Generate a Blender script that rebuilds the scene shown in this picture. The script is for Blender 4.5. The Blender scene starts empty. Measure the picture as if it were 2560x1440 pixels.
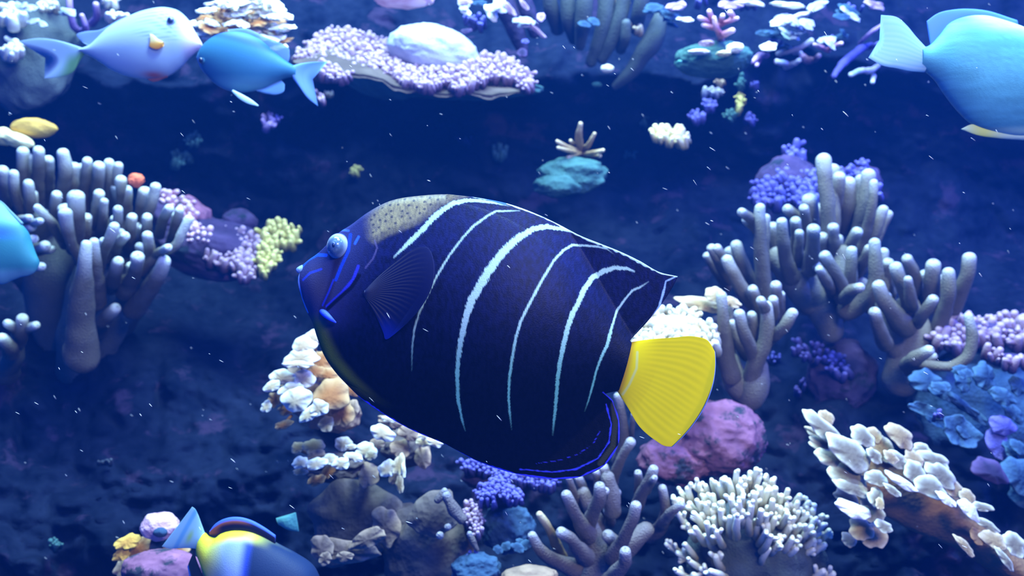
import bpy, math, random
import numpy as np
from mathutils import Vector, Matrix, Quaternion

random.seed(7); rng = np.random.default_rng(7)
C = bpy.context.scene.collection
R = math.radians
# ------------------------------------------------------------ camera, world, lights, exposure
FPX = 1991.0
PITCH = R(14)
CAM = np.array([0.0, 0.0, 1.3])
FWD = np.array([0, math.cos(PITCH), -math.sin(PITCH)])
UP = np.array([0, math.sin(PITCH), math.cos(PITCH)])
RT = np.array([1.0, 0, 0])
cd = bpy.data.cameras.new('camera'); cam = bpy.data.objects.new('camera', cd); C.objects.link(cam)
cam.location = CAM; cam.rotation_euler = (R(90) - PITCH, 0, 0)
cd.sensor_width = 36; cd.lens = 28; cd.clip_start = 0.01; cd.clip_end = 50
cd.dof.use_dof = True; cd.dof.focus_distance = 0.62; cd.dof.aperture_fstop = 7.5
bpy.context.scene.camera = cam
vs = bpy.context.scene.view_settings
vs.view_transform = 'Standard'; vs.look = 'None'; vs.gamma = 1; vs.exposure = 0.0
try: vs.use_curve_mapping = False
except Exception: pass
W = bpy.data.worlds.new('world'); bpy.context.scene.world = W; W.use_nodes = True
bg = W.node_tree.nodes['Background']
bg.inputs[0].default_value = (0.010, 0.10, 0.80, 1); bg.inputs[1].default_value = 0.95

def area(name, loc, target, size, size_y, power, col):
    l = bpy.data.lights.new(name, 'AREA'); l.shape = 'RECTANGLE'; l.size = size; l.size_y = size_y
    l.energy = power; l.color = col
    o = bpy.data.objects.new(name, l); C.objects.link(o); o.location = loc
    o.rotation_euler = (Vector(target) - Vector(loc)).to_track_quat('-Z', 'Y').to_euler()
    return o
# the tank's lamps hang above the water: cool white over the reef, royal blue at the right; an added fill in front lights the fish's near side
area('tank_lamp', (-0.25, 1.30, 2.75), (-0.2, 1.45, 1.0), 1.3, 0.4, 128, (0.50, 0.88, 1.0))
area('tank_lamp_reef', (0.45, 0.75, 2.55), (0.3, 1.25, 0.8), 0.6, 0.3, 62, (0.58, 0.90, 1.0))
area('tank_lamp_blue', (1.35, 0.9, 2.35), (0.6, 1.5, 1.0), 0.5, 0.4, 60, (0.05, 0.12, 1.0))
area('tank_lamp_blue_front', (-0.35, 0.5, 2.1), (-0.1, 0.65, 1.1), 0.4, 0.25, 6, (0.06, 0.16, 1.0))
area('front_fill_light', (0.55, -0.20, 1.95), (0.25, 0.7, 1.1), 0.5, 0.2, 16, (1.0, 0.98, 0.86))

# ------------------------------------------------------------ helpers
def P(px, py, D):
    px = np.asarray(px, float); py = np.asarray(py, float); D = np.asarray(D, float)
    x = (px - 1280) / FPX * D; y = -(py - 720) / FPX * D
    return CAM + x[..., None] * RT + y[..., None] * UP + D[..., None] * FWD

class Fr:
    """turns the coordinates of an enlarged crop into photo pixels"""
    def __init__(s, x0, y0, k): s.x0, s.y0, s.k = x0, y0, k
    def x(s, v): return s.x0 + v / s.k
    def y(s, v): return s.y0 + v / s.k
    def p(s, x, y): return (s.x0 + x / s.k, s.y0 + y / s.k)
    def pts(s, L): return [(s.x0 + q[0] / s.k, s.y0 + q[1] / s.k) + tuple(v / s.k for v in q[2:]) for q in L]
R1 = Fr(0, 0, 2.8444); R2 = Fr(850, 0, 2.8444); R3 = Fr(1660, 0, 2.8444); R4 = Fr(0, 280, 2.1175)
R5 = Fr(700, 440, 2.5717); R6 = Fr(1250, 550, 2.057); R7 = Fr(1650, 350, 1.92)
B1 = Fr(0, 880, 2.571); B2 = Fr(600, 800, 2.25); B3 = Fr(1300, 1000, 3.2724); B4 = Fr(1860, 900, 2.667)
B5 = Fr(380, 1220, 6.095); B6 = Fr(2150, 0, 3.6); T2 = Fr(1130, 0, 4.267); T3 = Fr(1660, 0, 4.235)
E4 = Fr(2240, 760, 3.0); E5 = Fr(960, 1160, 5.1425); L1 = Fr(0, 480, 4.8); T1 = Fr(0, 0, 5.12)

def _h(ix, iy, iz, seed):
    n = (ix.astype(np.int64) * 374761393 + iy.astype(np.int64) * 668265263 + iz.astype(np.int64) * 2147483647 + seed * 1274126177) & 0x7fffffff
    n = (n ^ (n >> 13)) * 1274126177 & 0x7fffffff
    return ((n ^ (n >> 16)) & 0xffff) / 65535.0
def vnoise(p, seed=0):
    i = np.floor(p); f = p - i; f = f * f * (3 - 2 * f); x, y, z = i[..., 0], i[..., 1], i[..., 2]
    r = 0
    for dx in (0, 1):
        for dy in (0, 1):
            for dz in (0, 1):
                w = (f[..., 0] if dx else 1 - f[..., 0]) * (f[..., 1] if dy else 1 - f[..., 1]) * (f[..., 2] if dz else 1 - f[..., 2])
                r = r + w * _h(x + dx, y + dy, z + dz, seed)
    return r * 2 - 1
def fbm(p, octv=4, seed=0):
    a, r = 1.0, 0
    for k in range(octv):
        r = r + a * vnoise(p * 2 ** k + 17.3 * k, seed + k); a *= .5
    return r / 1.9

def mesh(name, V, F, attrs=None, mat=None, smooth=True):
    me = bpy.data.meshes.new(name); V = np.asarray(V, np.float32)
    nv = len(V); me.vertices.add(nv); me.vertices.foreach_set('co', V.ravel())
    F = [np.asarray(f, np.int32) for f in F if len(f)]
    tot = sum(f.size for f in F); npoly = sum(len(f) for f in F)
    me.loops.add(tot); me.polygons.add(npoly)
    me.loops.foreach_set('vertex_index', np.concatenate([f.ravel() for f in F]))
    starts, s = [], 0
    for f in F:
        k = f.shape[1]; starts.append(s + np.arange(len(f)) * k); s += f.size
    me.polygons.foreach_set('loop_start', np.concatenate(starts).astype(np.int32))
    me.update(calc_edges=True); me.validate()
    if smooth: me.polygons.foreach_set('use_smooth', np.ones(len(me.polygons), bool))
    for k, a in (attrs or {}).items():
        a = np.asarray(a, np.float32)
        if a.ndim == 1:
            at = me.attributes.new(k, 'FLOAT', 'POINT'); at.data.foreach_set('value', a)
        else:
            at = me.attributes.new(k, 'FLOAT_COLOR', 'POINT')
            at.data.foreach_set('color', np.concatenate([a, np.ones((len(a), 1), np.float32)], 1).ravel())
    if mat: me.materials.append(mat)
    return me

class MB:
    """collects vertices and faces into ONE mesh"""
    def __init__(s): s.V, s.Q, s.T, s.A, s.n = [], [], [], [], 0
    def add(s, V, Q=(), T=(), tip=None):
        V = np.asarray(V, float)
        if len(Q): s.Q.append(np.asarray(Q) + s.n)
        if len(T): s.T.append(np.asarray(T) + s.n)
        s.V.append(V); s.A.append(np.zeros(len(V)) if tip is None else tip); s.n += len(V)
    def link(s, name, mat, parent=None, loc=None, label=None):
        V = np.concatenate(s.V); F = []
        if s.Q: F.append(np.concatenate(s.Q))
        if s.T: F.append(np.concatenate(s.T))
        if parent is not None: loc0 = np.array(parent['_w']) if '_w' in parent else np.array(parent.location)
        else: loc0 = np.array(loc if loc is not None else V.mean(0))
        a = np.concatenate(s.A)
        me = mesh(name, V - loc0, F, {'Col': a} if a.ndim == 2 else {'tip': a}, mat)
        o = bpy.data.objects.new(name, me); C.objects.link(o)
        if parent is not None:
            o.parent = parent
        else: o.location = loc0
        if label: o['label'] = label
        return o
def thing(name, label, cat, loc, group=None):
    o = bpy.data.objects.new(name, None); C.objects.link(o); o.location = loc; o.empty_display_size = .02
    o['label'] = label; o['category'] = cat
    if group: o['group'] = group
    return o
def tag(o, label, cat, group=None):
    o['label'] = label; o['category'] = cat
    if group: o['group'] = group
    return o
def sub(name, mb, mat, parent, gparent, label=None):
    """a sub-part: mesh given in world coordinates, child of a part that sits at its thing's origin"""
    o = mb.link(name, mat, parent=gparent, label=label); o.parent = parent; return o

def gridq(n, m, wrap=False):
    i, j = np.meshgrid(np.arange(n - 1), np.arange(m if wrap else m - 1), indexing='ij')
    a = i * m + j; b = i * m + (j + 1) % m; c = (i + 1) * m + (j + 1) % m; d = (i + 1) * m + j
    return np.stack([a, b, c, d], -1).reshape(-1, 4)

def spline(pts, n):
    """Catmull-Rom through pts (any dimension), n samples even in chord length"""
    p = np.asarray(pts, float)
    if len(p) == 1: p = np.vstack([p, p])
    d = np.r_[0, np.cumsum(np.maximum(np.linalg.norm(np.diff(p[:, :2] if p.shape[1] < 4 else p[:, :3], axis=0), axis=1), 1e-9))]
    if len(p) == 2:
        t = np.linspace(0, 1, n)[:, None]; return p[0] * (1 - t) + p[1] * t
    t = np.linspace(0, d[-1], n); k = np.clip(np.searchsorted(d, t, 'right') - 1, 0, len(p) - 2)
    h = (d[k + 1] - d[k]); s = ((t - d[k]) / h)[:, None]
    m = np.gradient(p, d, axis=0)
    h = h[:, None]
    return (2*s**3 - 3*s**2 + 1) * p[k] + (s**3 - 2*s**2 + s) * h * m[k] + (-2*s**3 + 3*s**2) * p[k+1] + (s**3 - s**2) * h * m[k+1]

def tube(mb, pts, rad, ring=12, seg=None, wob=.10, tiplen=.35, seed=None, cap0=False, knob=1.0):
    """pts world 3D with radii; pts[0] is the TIP (rounded), the last is the root"""
    pts = np.asarray(pts, float); rad = np.asarray(rad, float)
    L = np.linalg.norm(np.diff(pts, axis=0), axis=1).sum()
    seg = seg or int(np.clip(L / (rad.mean() * .45), 6, 40))
    q = spline(np.c_[pts, rad], seg)
    c, r = q[:, :3], np.maximum(q[:, 3], rad.min() * .5)
    t = np.gradient(c, axis=0); t /= np.linalg.norm(t, axis=1)[:, None] + 1e-12
    # rounded end: extra rings in front of the first sample
    a = np.linspace(0.08, 1, 5)[:-1] * math.pi / 2
    capc = c[0] - t[0] * r[0] * np.cos(a)[:, None] * .95; capr = r[0] * np.sin(a)
    c = np.vstack([capc, c]); r = np.r_[capr, r]; t = np.vstack([np.repeat(t[:1], 4, 0), t])
    if cap0:
        c = np.vstack([c, c[-1] + t[-1] * r[-1] * np.cos(a[::-1])[:, None] * .95]); r = np.r_[r, r[-1] * np.sin(a[::-1])]
        t = np.vstack([t, np.repeat(t[-1:], 4, 0)])
    ref = np.array([0.31, -.9, .22]); n1 = np.cross(t, ref); n1 /= np.linalg.norm(n1, axis=1)[:, None] + 1e-9
    n2 = np.cross(t, n1)
    th = np.linspace(0, 2 * math.pi, ring, endpoint=False)
    V = c[:, None, :] + r[:, None, None] * (np.cos(th)[None, :, None] * n1[:, None, :] + np.sin(th)[None, :, None] * n2[:, None, :])
    if wob:
        nz = fbm(V / (rad.mean() * 1.8), 2, int(seed or 3))
        V = V + (V - c[:, None, :]) * (nz[..., None] * wob * 2)
    s = np.r_[0, np.cumsum(np.linalg.norm(np.diff(c, axis=0), axis=1))]
    tip = np.clip(1 - s / max(L * tiplen, rad[0] * 2.2), 0, 1) ** 1.2
    n = len(c); V = V.reshape(-1, 3); tip = np.repeat(tip, ring)
    T = [[k, (k + 1) % ring, n * ring] for k in range(ring)] + [[(n - 1) * ring + k, (n - 1) * ring + (k + 1) % ring, n * ring + 1] for k in range(ring)]
    V = np.vstack([V, c[0] - t[0] * r[0] * .1, c[-1] + t[-1] * r[-1] * (.1 if cap0 else 0)]); tip = np.r_[tip, tip[0], tip[-1]]
    mb.add(V, gridq(n, ring, True), T, tip)

def lobe(mb, cx, cy, w, h, D, rot=0, tilt=.8, dome=.35, ruf=.12, thick=.05, seed=0, neck=0, nr=10, na=40, cup=0, tk=2.0):
    """a thick ruffled disc of coral tissue: w,h in photo pixels, leaning back by tilt so that its upper face looks up"""
    k = D / FPX; a_ = w / 2 * k; b_ = h / 2 * k
    rr = np.linspace(0, 1, nr) ** .8; th = np.linspace(0, 2 * math.pi, na, endpoint=False)
    rg = np.random.default_rng(seed); ph = rg.uniform(0, 6.28, 6)
    edge = 1 + .07 * np.sin(3 * th + ph[0]) + .05 * np.sin(5 * th + ph[1]) + .04 * np.sin(8 * th + ph[2])
    if neck: edge = edge * (1 - neck * np.clip(-np.sin(th), 0, 1) ** 2)
    x = rr[:, None] * edge * np.cos(th); y = rr[:, None] * edge * np.sin(th)
    z = dome * (1 - rr[:, None] ** 2) - cup * (1 - rr[:, None] ** 2)
    z = z + ruf * rr[:, None] ** 2 * (np.sin(5 * th + ph[3]) + .6 * np.sin(9 * th + ph[4])) + .05 * np.sin(4 * x + ph[5])
    s = (a_ + b_) / 2
    lx = x * a_; ly = y * b_; lz = z * s - tilt * y * b_     # lz toward the viewer
    c, sn = math.cos(rot), math.sin(rot)
    X = lx * c - ly * sn; Y = lx * sn + ly * c
    p0 = P(cx, cy, D)
    F = p0 + X[..., None] * RT + Y[..., None] * UP - lz[..., None] * FWD
    th_ = thick * s * (1.2 - .75 * rr[:, None] ** 3)
    Bk = F + th_[..., None] * FWD * 2 - (0.25 * th_[..., None]) * UP
    V = np.concatenate([F.reshape(-1, 3), Bk.reshape(-1, 3)])
    q1 = gridq(nr, na, True); q2 = q1[:, ::-1] + nr * na
    e = (nr - 1) * na; j = np.arange(na); q3 = np.stack([e + j, e + (j + 1) % na, e + nr * na + (j + 1) % na, e + nr * na + j], -1)
    tip = np.repeat(np.clip((rr - .15) / .85, 0, 1) ** tk, na); tip = np.r_[tip, tip * .25]
    mb.add(V, np.concatenate([q1, q2, q3]), (), tip)

def ico_verts(sub):
    import bmesh
    bm = bmesh.new(); bmesh.ops.create_icosphere(bm, subdivisions=sub, radius=1)
    V = np.array([v.co[:] for v in bm.verts]); F = np.array([[v.index for v in f.verts] for f in bm.faces]); bm.free()
    return V, F
ICO = {k: ico_verts(k) for k in (1, 2, 3, 4, 5)}
def blob(mb, cx, cy, rx, ry, D, dz=None, amp=.25, freq=2.0, sub=5, seed=0, rot=0, ridged=False, fine=.035):
    k = D / FPX; V, T = ICO[sub]; n = fbm(V * freq + seed * 7.1, 5, seed)
    if ridged: n = 1 - 2 * np.abs(n)
    r = 1 + amp * n + (fine * fbm(V * 11 + seed, 3, seed + 5) if sub > 3 else 0); dz = dz if dz is not None else (rx + ry) / 2
    X = V[:, 0] * r * rx * k; Y = V[:, 2] * r * ry * k; Z = V[:, 1] * r * dz * k
    c, s = math.cos(rot), math.sin(rot); X, Y = X * c - Y * s, X * s + Y * c
    W_ = P(cx, cy, D) + X[:, None] * RT + Y[:, None] * UP + Z[:, None] * FWD
    mb.add(W_, (), T, np.clip(n * .5 + .5, 0, 1))

def inpoly(x, y, poly):
    r = np.zeros(np.shape(x), bool); n = len(poly)
    for i in range(n):
        x1, y1 = poly[i][:2]; x2, y2 = poly[(i + 1) % n][:2]
        c = ((y1 > y) != (y2 > y)) & (x < (x2 - x1) * (y - y1) / ((y2 - y1) or 1e-9) + x1); r ^= c
    return r
def scatter(poly, n, mind, seed=0):
    g = np.random.default_rng(seed); xs = [p[0] for p in poly]; ys = [p[1] for p in poly]; out = []
    for _ in range(n * 60):
        x, y = g.uniform(min(xs), max(xs)), g.uniform(min(ys), max(ys))
        if inpoly(np.array(x), np.array(y), poly) and all((x - a) ** 2 + (y - b) ** 2 > mind ** 2 for a, b in out):
            out.append((x, y))
            if len(out) >= n: break
    return out
def pdist(x, y, L):
    """distance to a polyline [(x,y,w)..] and the interpolated width"""
    best = np.full(np.shape(x), 1e9); bw = np.zeros(np.shape(x)); bt = np.zeros(np.shape(x)); N = len(L) - 1
    for i in range(N):
        x1, y1 = L[i][:2]; x2, y2 = L[i + 1][:2]; dx, dy = x2 - x1, y2 - y1
        t = np.clip(((x - x1) * dx + (y - y1) * dy) / (dx * dx + dy * dy + 1e-9), 0, 1)
        d = np.hypot(x - x1 - t * dx, y - y1 - t * dy); m = d < best
        best = np.where(m, d, best)
        if len(L[i]) > 2: bw = np.where(m, L[i][2] + t * (L[i + 1][2] - L[i][2]), bw)
        bt = np.where(m, (i + t) / N, bt)
    return best, bw, bt
def sst(a, b, x):
    t = np.clip((x - a) / (b - a), 0, 1); return t * t * (3 - 2 * t)

# ------------------------------------------------------------ materials
def nodes(name):
    m = bpy.data.materials.new(name); m.use_nodes = True; nt = m.node_tree
    return m, nt, nt.nodes['Principled BSDF'], nt.nodes['Material Output']
def nn(nt, t, **kw):
    n = nt.nodes.new(t)
    for k, v in kw.items():
        if k in n.inputs: n.inputs[k].default_value = v
        else: setattr(n, k, v)
    return n
def coral_mat(name, base, tip, rough=.75, bump=.5, scale=420, var=.35, spec=.12, patch=None, tr=0.0):
    m, nt, b, out = nodes(name); L = nt.links.new
    at = nn(nt, 'ShaderNodeAttribute', attribute_name='tip')
    geo = nn(nt, 'ShaderNodeNewGeometry')
    n1 = nn(nt, 'ShaderNodeTexNoise', Scale=38.0, Detail=4.0); L(geo.outputs['Position'], n1.inputs['Vector'])
    add = nn(nt, 'ShaderNodeMath', operation='MULTIPLY_ADD'); L(n1.outputs['Fac'], add.inputs[0]); add.inputs[1].default_value = var
    sb = nn(nt, 'ShaderNodeMath', operation='SUBTRACT'); L(at.outputs['Fac'], sb.inputs[0]); sb.inputs[1].default_value = var * .5
    L(sb.outputs[0], add.inputs[2])
    mix = nn(nt, 'ShaderNodeMix', data_type='RGBA', clamp_factor=True)
    L(add.outputs[0], mix.inputs[0]); mix.inputs[6].default_value = (*base, 1); mix.inputs[7].default_value = (*tip, 1)
    col = mix.outputs[2]
    if patch:
        n3 = nn(nt, 'ShaderNodeTexNoise', Scale=patch[1], Detail=5.0, Roughness=.65); L(geo.outputs['Position'], n3.inputs['Vector'])
        rmp = nn(nt, 'ShaderNodeMapRange'); rmp.inputs[1].default_value = patch[2]; rmp.inputs[2].default_value = patch[2] + .08; L(n3.outputs['Fac'], rmp.inputs[0])
        mx = nn(nt, 'ShaderNodeMix', data_type='RGBA'); L(rmp.outputs[0], mx.inputs[0]); L(col, mx.inputs[6]); mx.inputs[7].default_value = (*patch[0], 1); col = mx.outputs[2]
    L(col, b.inputs['Base Color']); b.inputs['Roughness'].default_value = rough; b.inputs['Specular IOR Level'].default_value = spec
    n2 = nn(nt, 'ShaderNodeTexVoronoi', Scale=float(scale)); L(geo.outputs['Position'], n2.inputs['Vector'])
    bp = nn(nt, 'ShaderNodeBump', Strength=bump, Distance=.0016); L(n2.outputs['Distance'], bp.inputs['Height']); L(bp.outputs[0], b.inputs['Normal'])
    if tr:
        t = nn(nt, 'ShaderNodeBsdfTranslucent'); L(col, t.inputs[0]); ms = nn(nt, 'ShaderNodeMixShader'); ms.inputs[0].default_value = tr
        L(b.outputs[0], ms.inputs[1]); L(t.outputs[0], ms.inputs[2]); L(ms.outputs[0], out.inputs[0])
    return m
def col_mat(name, rough=.45, spec=.4, tr=0.0, alpha=0.0, bump=0.0, scale=700, sheen=0.0):
    m, nt, b, out = nodes(name); L = nt.links.new
    at = nn(nt, 'ShaderNodeAttribute', attribute_name='Col'); L(at.outputs['Color'], b.inputs['Base Color'])
    b.inputs['Roughness'].default_value = rough; b.inputs['Specular IOR Level'].default_value = spec
    if bump:
        geo = nn(nt, 'ShaderNodeNewGeometry'); n2 = nn(nt, 'ShaderNodeTexVoronoi', Scale=float(scale)); L(geo.outputs['Position'], n2.inputs['Vector'])
        bp = nn(nt, 'ShaderNodeBump', Strength=bump, Distance=.0005); L(n2.outputs['Distance'], bp.inputs['Height']); L(bp.outputs[0], b.inputs['Normal'])
    s = b.outputs[0]
    if tr:
        t = nn(nt, 'ShaderNodeBsdfTranslucent'); L(at.outputs['Color'], t.inputs[0]); ms = nn(nt, 'ShaderNodeMixShader'); ms.inputs[0].default_value = tr
        L(s, ms.inputs[1]); L(t.outputs[0], ms.inputs[2]); s = ms.outputs[0]
    if alpha:
        t = nn(nt, 'ShaderNodeBsdfTransparent'); ms = nn(nt, 'ShaderNodeMixShader'); ms.inputs[0].default_value = alpha
        L(s, ms.inputs[1]); L(t.outputs[0], ms.inputs[2]); s = ms.outputs[0]
    L(s, out.inputs[0]); return m

M = {
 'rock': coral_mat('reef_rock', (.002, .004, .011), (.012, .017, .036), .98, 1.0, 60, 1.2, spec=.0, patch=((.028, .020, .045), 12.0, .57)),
 'rockpurple': coral_mat('purple_crust_rock', (.02, .016, .045), (.09, .06, .15), .9, .9, 90, .9, patch=((.015, .025, .04), 22.0, .56)),
 'pinkrock': coral_mat('pink_coralline_rock', (.12, .05, .09), (.36, .15, .24), .9, 1.0, 90, 1.1, patch=((.035, .04, .055), 22.0, .50)),
 'tealrock': coral_mat('teal_coral_rock', (.02, .06, .06), (.07, .17, .16), .9, .9, 130, .9),
 'leather': coral_mat('finger_leather', (.15, .13, .105), (.46, .46, .47), .8, .6, 420, .35),
 'leatherL': coral_mat('beige_finger_leather', (.125, .105, .075), (.62, .64, .62), .8, .6, 420, .35),
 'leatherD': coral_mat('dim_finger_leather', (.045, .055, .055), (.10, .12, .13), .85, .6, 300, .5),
 'leatherM': coral_mat('olive_grey_leather', (.10, .105, .085), (.20, .20, .185), .85, .6, 300, .6),
 'lav': coral_mat('lavender_leather', (.15, .12, .12), (.38, .36, .42), .8, .6, 420, .35),
 'cream': coral_mat('cream_finger_coral', (.36, .30, .18), (.92, .88, .74), .7, .4, 600, .2),
 'cup': coral_mat('cream_cup_coral', (.40, .28, .17), (.92, .88, .80), .6, .25, 260, .25, tr=.15),
 'orange': coral_mat('orange_cup_coral', (.36, .13, .035), (.60, .38, .18), .6, .3, 260, .3, tr=.2),
 'tan': coral_mat('tan_coral', (.30, .20, .10), (.68, .55, .36), .7, .3, 300, .3, tr=.1),
 'lettuce': coral_mat('pale_lettuce_coral', (.17, .135, .095), (.78, .76, .58), .6, .3, 240, .25, tr=.1),
 'lettucebase': coral_mat('brown_coral_underside', (.16, .09, .05), (.34, .18, .08), .8, .5, 200, .6),
 'brown': coral_mat('brown_plate_coral', (.075, .055, .05), (.17, .13, .11), .9, .6, 160, .5),
 'brownrim': coral_mat('brown_rim_coral', (.14, .09, .07), (.40, .27, .18), .8, .5, 200, .4),
 'purple': coral_mat('purple_bush_coral', (.20, .12, .34), (.66, .46, .80), .75, .5, 420, .4),
 'violet': coral_mat('violet_coral', (.05, .045, .19), (.16, .15, .48), .75, .5, 420, .5),
 'pink': coral_mat('pink_white_coral', (.15, .08, .13), (.46, .33, .44), .7, .4, 450, .3),
 'pinkbranch': coral_mat('pink_branch_coral', (.42, .16, .22), (.85, .60, .72), .7, .4, 450, .3),
 'yellow': coral_mat('yellow_bush_coral', (.30, .26, .05), (.72, .66, .22), .75, .4, 450, .3),
 'paleyellow': coral_mat('pale_yellow_coral', (.55, .45, .18), (.95, .85, .50), .7, .3, 450, .3),
 'orangey': coral_mat('orange_yellow_coral', (.50, .24, .05), (.85, .52, .10), .75, .4, 300, .3),
 'sponge': coral_mat('orange_sponge', (.60, .10, .04), (.90, .22, .10), .8, .4, 300, .3),
 'dome': coral_mat('violet_white_leather', (.26, .25, .36), (.52, .54, .62), .55, .3, 300, .6, patch=((.18, .26, .27), 14.0, .56)),
 'white': coral_mat('white_coral', (.6, .55, .45), (.95, .93, .88), .6, .3, 350, .2),
 'bluefol': coral_mat('blue_folded_coral', (.018, .04, .085), (.055, .115, .20), .85, .8, 170, .9),
 'green': coral_mat('pale_green_leaf', (.10, .34, .28), (.20, .52, .44), .7, .3, 300, .3, tr=.2),
}
FISH = col_mat('fish_skin', .5, .1, bump=.2, scale=900)
FIN = col_mat('fish_fin', .5, .3, tr=.45)
TAIL = col_mat('fish_tail_fin', .7, .0, tr=.4)
CLEAR = col_mat('clear_fin', .45, .35, tr=.35, alpha=.30)
GLOSS = col_mat('fish_eye', .12, .6)

# ------------------------------------------------------------ the setting: water, reef wall
def Dwall(px, py):
    px = np.asarray(px, float); py = np.asarray(py, float)
    wq = np.stack([px / 330, px * 0, py / 400], -1); py = py + 120 * fbm(wq, 4, 21)
    prof = np.interp(py, [-700, 0, 110, 190, 300, 450, 600, 800, 1000, 1200, 1440, 2200], [2.4, 1.92, 1.80, 1.74, 1.92, 2.02, 1.94, 1.70, 1.46, 1.32, 1.20, .9])
    side = -.07 * sst(1500, 2500, px) * sst(500, 1000, py) - .05 * sst(700, 0, px) * sst(500, 900, py)
    q = np.stack([px / 210, py / 150, np.zeros_like(px)], -1)
    return prof + side + .085 * fbm(q, 6, 4) + .03 * (1 - 2 * np.abs(fbm(q * 2.4, 4, 9)))
gx, gy = np.meshgrid(np.linspace(-1500, 4100, 620), np.linspace(-800, 2300, 400), indexing='ij')
Dg = Dwall(gx, gy); Vw = P(gx, gy, Dg).reshape(-1, 3)
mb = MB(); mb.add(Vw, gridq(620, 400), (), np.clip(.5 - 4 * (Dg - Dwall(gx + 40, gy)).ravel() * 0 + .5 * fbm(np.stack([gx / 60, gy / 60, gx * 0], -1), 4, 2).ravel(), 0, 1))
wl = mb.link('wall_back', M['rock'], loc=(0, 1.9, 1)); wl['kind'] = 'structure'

def box_mesh(lo, hi):
    x0, y0, z0 = lo; x1, y1, z1 = hi
    V = [(x, y, z) for x in (x0, x1) for y in (y0, y1) for z in (z0, z1)]
    return V, [[0, 1, 3, 2], [4, 6, 7, 5], [0, 4, 5, 1], [2, 3, 7, 6], [0, 2, 6, 4], [1, 5, 7, 3]]
wm, nt, b, out = nodes('water'); nt.nodes.remove(b)
vsn = nn(nt, 'ShaderNodeVolumePrincipled'); vsn.inputs['Color'].default_value = (.015, .17, .9, 1); vsn.inputs['Density'].default_value = .042; vsn.inputs['Anisotropy'].default_value = .2
nt.links.new(vsn.outputs[0], out.inputs['Volume'])
WATER = True
if WATER:
    V, F = box_mesh((-3.5, -.6, -.6), (3.5, 3.4, 2.9)); me = mesh('water', V, [np.array(F)], None, wm, False)
    wo = bpy.data.objects.new('water', me); C.objects.link(wo); wo['kind'] = 'structure'

# ------------------------------------------------------------ fish
def sinterp(x, X, Y):
    X = np.asarray(X, float); Y = np.asarray(Y, float); m = np.gradient(Y, X); x = np.clip(x, X[0], X[-1])
    k = np.clip(np.searchsorted(X, x, 'right') - 1, 0, len(X) - 2); h = X[k + 1] - X[k]; s = (x - X[k]) / h
    return (2*s**3 - 3*s**2 + 1) * Y[k] + (s**3 - 2*s**2 + s) * h * m[k] + (-2*s**3 + 3*s**2) * Y[k+1] + (s**3 - s**2) * h * m[k+1]
def loft(T, B, n, m, w, Yc, Mid=None, color=None, side_pow=1.0, hf=None, hs=1.0):
    """ring mesh between an upper and a lower outline given in photo pixels; w(u) half thickness in metres"""
    t = spline(T, n); b = spline(B, n); u = np.linspace(0, 1, n)
    th = np.linspace(0, 2 * math.pi, m, endpoint=False); v = (1 - np.cos(th)) / 2
    U, Vv = np.meshgrid(u, v, indexing='ij')
    if Mid is None:
        px = t[:, None, 0] * (1 - v) + b[:, None, 0] * v; py = t[:, None, 1] * (1 - v) + b[:, None, 1] * v
    else:
        md = spline(Mid, n); l0 = 2 * (v - .5) * (v - 1); l1 = 4 * v * (1 - v); l2 = 2 * v * (v - .5)
        px = t[:, None, 0] * l0 + md[:, None, 0] * l1 + b[:, None, 0] * l2; py = t[:, None, 1] * l0 + md[:, None, 1] * l1 + b[:, None, 1] * l2
    ww = np.maximum(sinterp(u, *zip(*w)), .0003)[:, None]; s = np.sin(th)
    off = ww * np.sign(s) * np.abs(s) ** side_pow
    if hf is not None: off = hs * hf(px, py) * np.sign(s) * np.sqrt(1 - (1 - np.minimum(1, np.abs(s) * 2.2)) ** 2) * np.ones_like(ww)
    D = Yc(px, py) if callable(Yc) else np.full(px.shape, Yc)
    V = P(px, py, D) - off[..., None] * FWD
    cx = px.ravel(), py.ravel(), U.ravel(), Vv.ravel(), (s[None, :] * np.ones((n, 1))).ravel()
    col = color(*cx)
    n0 = n * m; V = V.reshape(-1, 3)
    V2 = np.vstack([V, V[:m].mean(0), V[-m:].mean(0)]); col = np.vstack([col, col[:m].mean(0), col[n0 - m:].mean(0)])
    T_ = [[k, (k + 1) % m, n0] for k in range(m)] + [[n0 - m + k, n0 - m + (k + 1) % m, n0 + 1] for k in range(m)]
    mb = MB(); mb.add(V2, gridq(n, m, True), T_, col); return mb
def const(c):
    return lambda x, y, u, v, s: np.tile(np.array(c, float), (len(x), 1))
def mixc(a, c, f): return a * (1 - f[:, None]) + np.array(c, float) * f[:, None]
def disc_eye(cx, cy, rx, ry, D, bulge, rings):
    """an eye bulging toward the viewer, rings=[(radius fraction, colour)..]"""
    k = D / FPX; V, T = ICO[4]; r = np.hypot(V[:, 0], V[:, 2]); front = V[:, 1] < 0
    W_ = P(cx, cy, D) + V[:, :1] * rx * k * RT + V[:, 2:3] * ry * k * UP + V[:, 1:2] * bulge * FWD
    rf = np.array([q[0] for q in rings]); cc = np.array([q[1] for q in rings])
    col = np.stack([np.interp(r, rf, cc[:, i]) for i in range(3)], 1)
    mb = MB(); mb.add(W_, (), T, col); return mb

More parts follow.
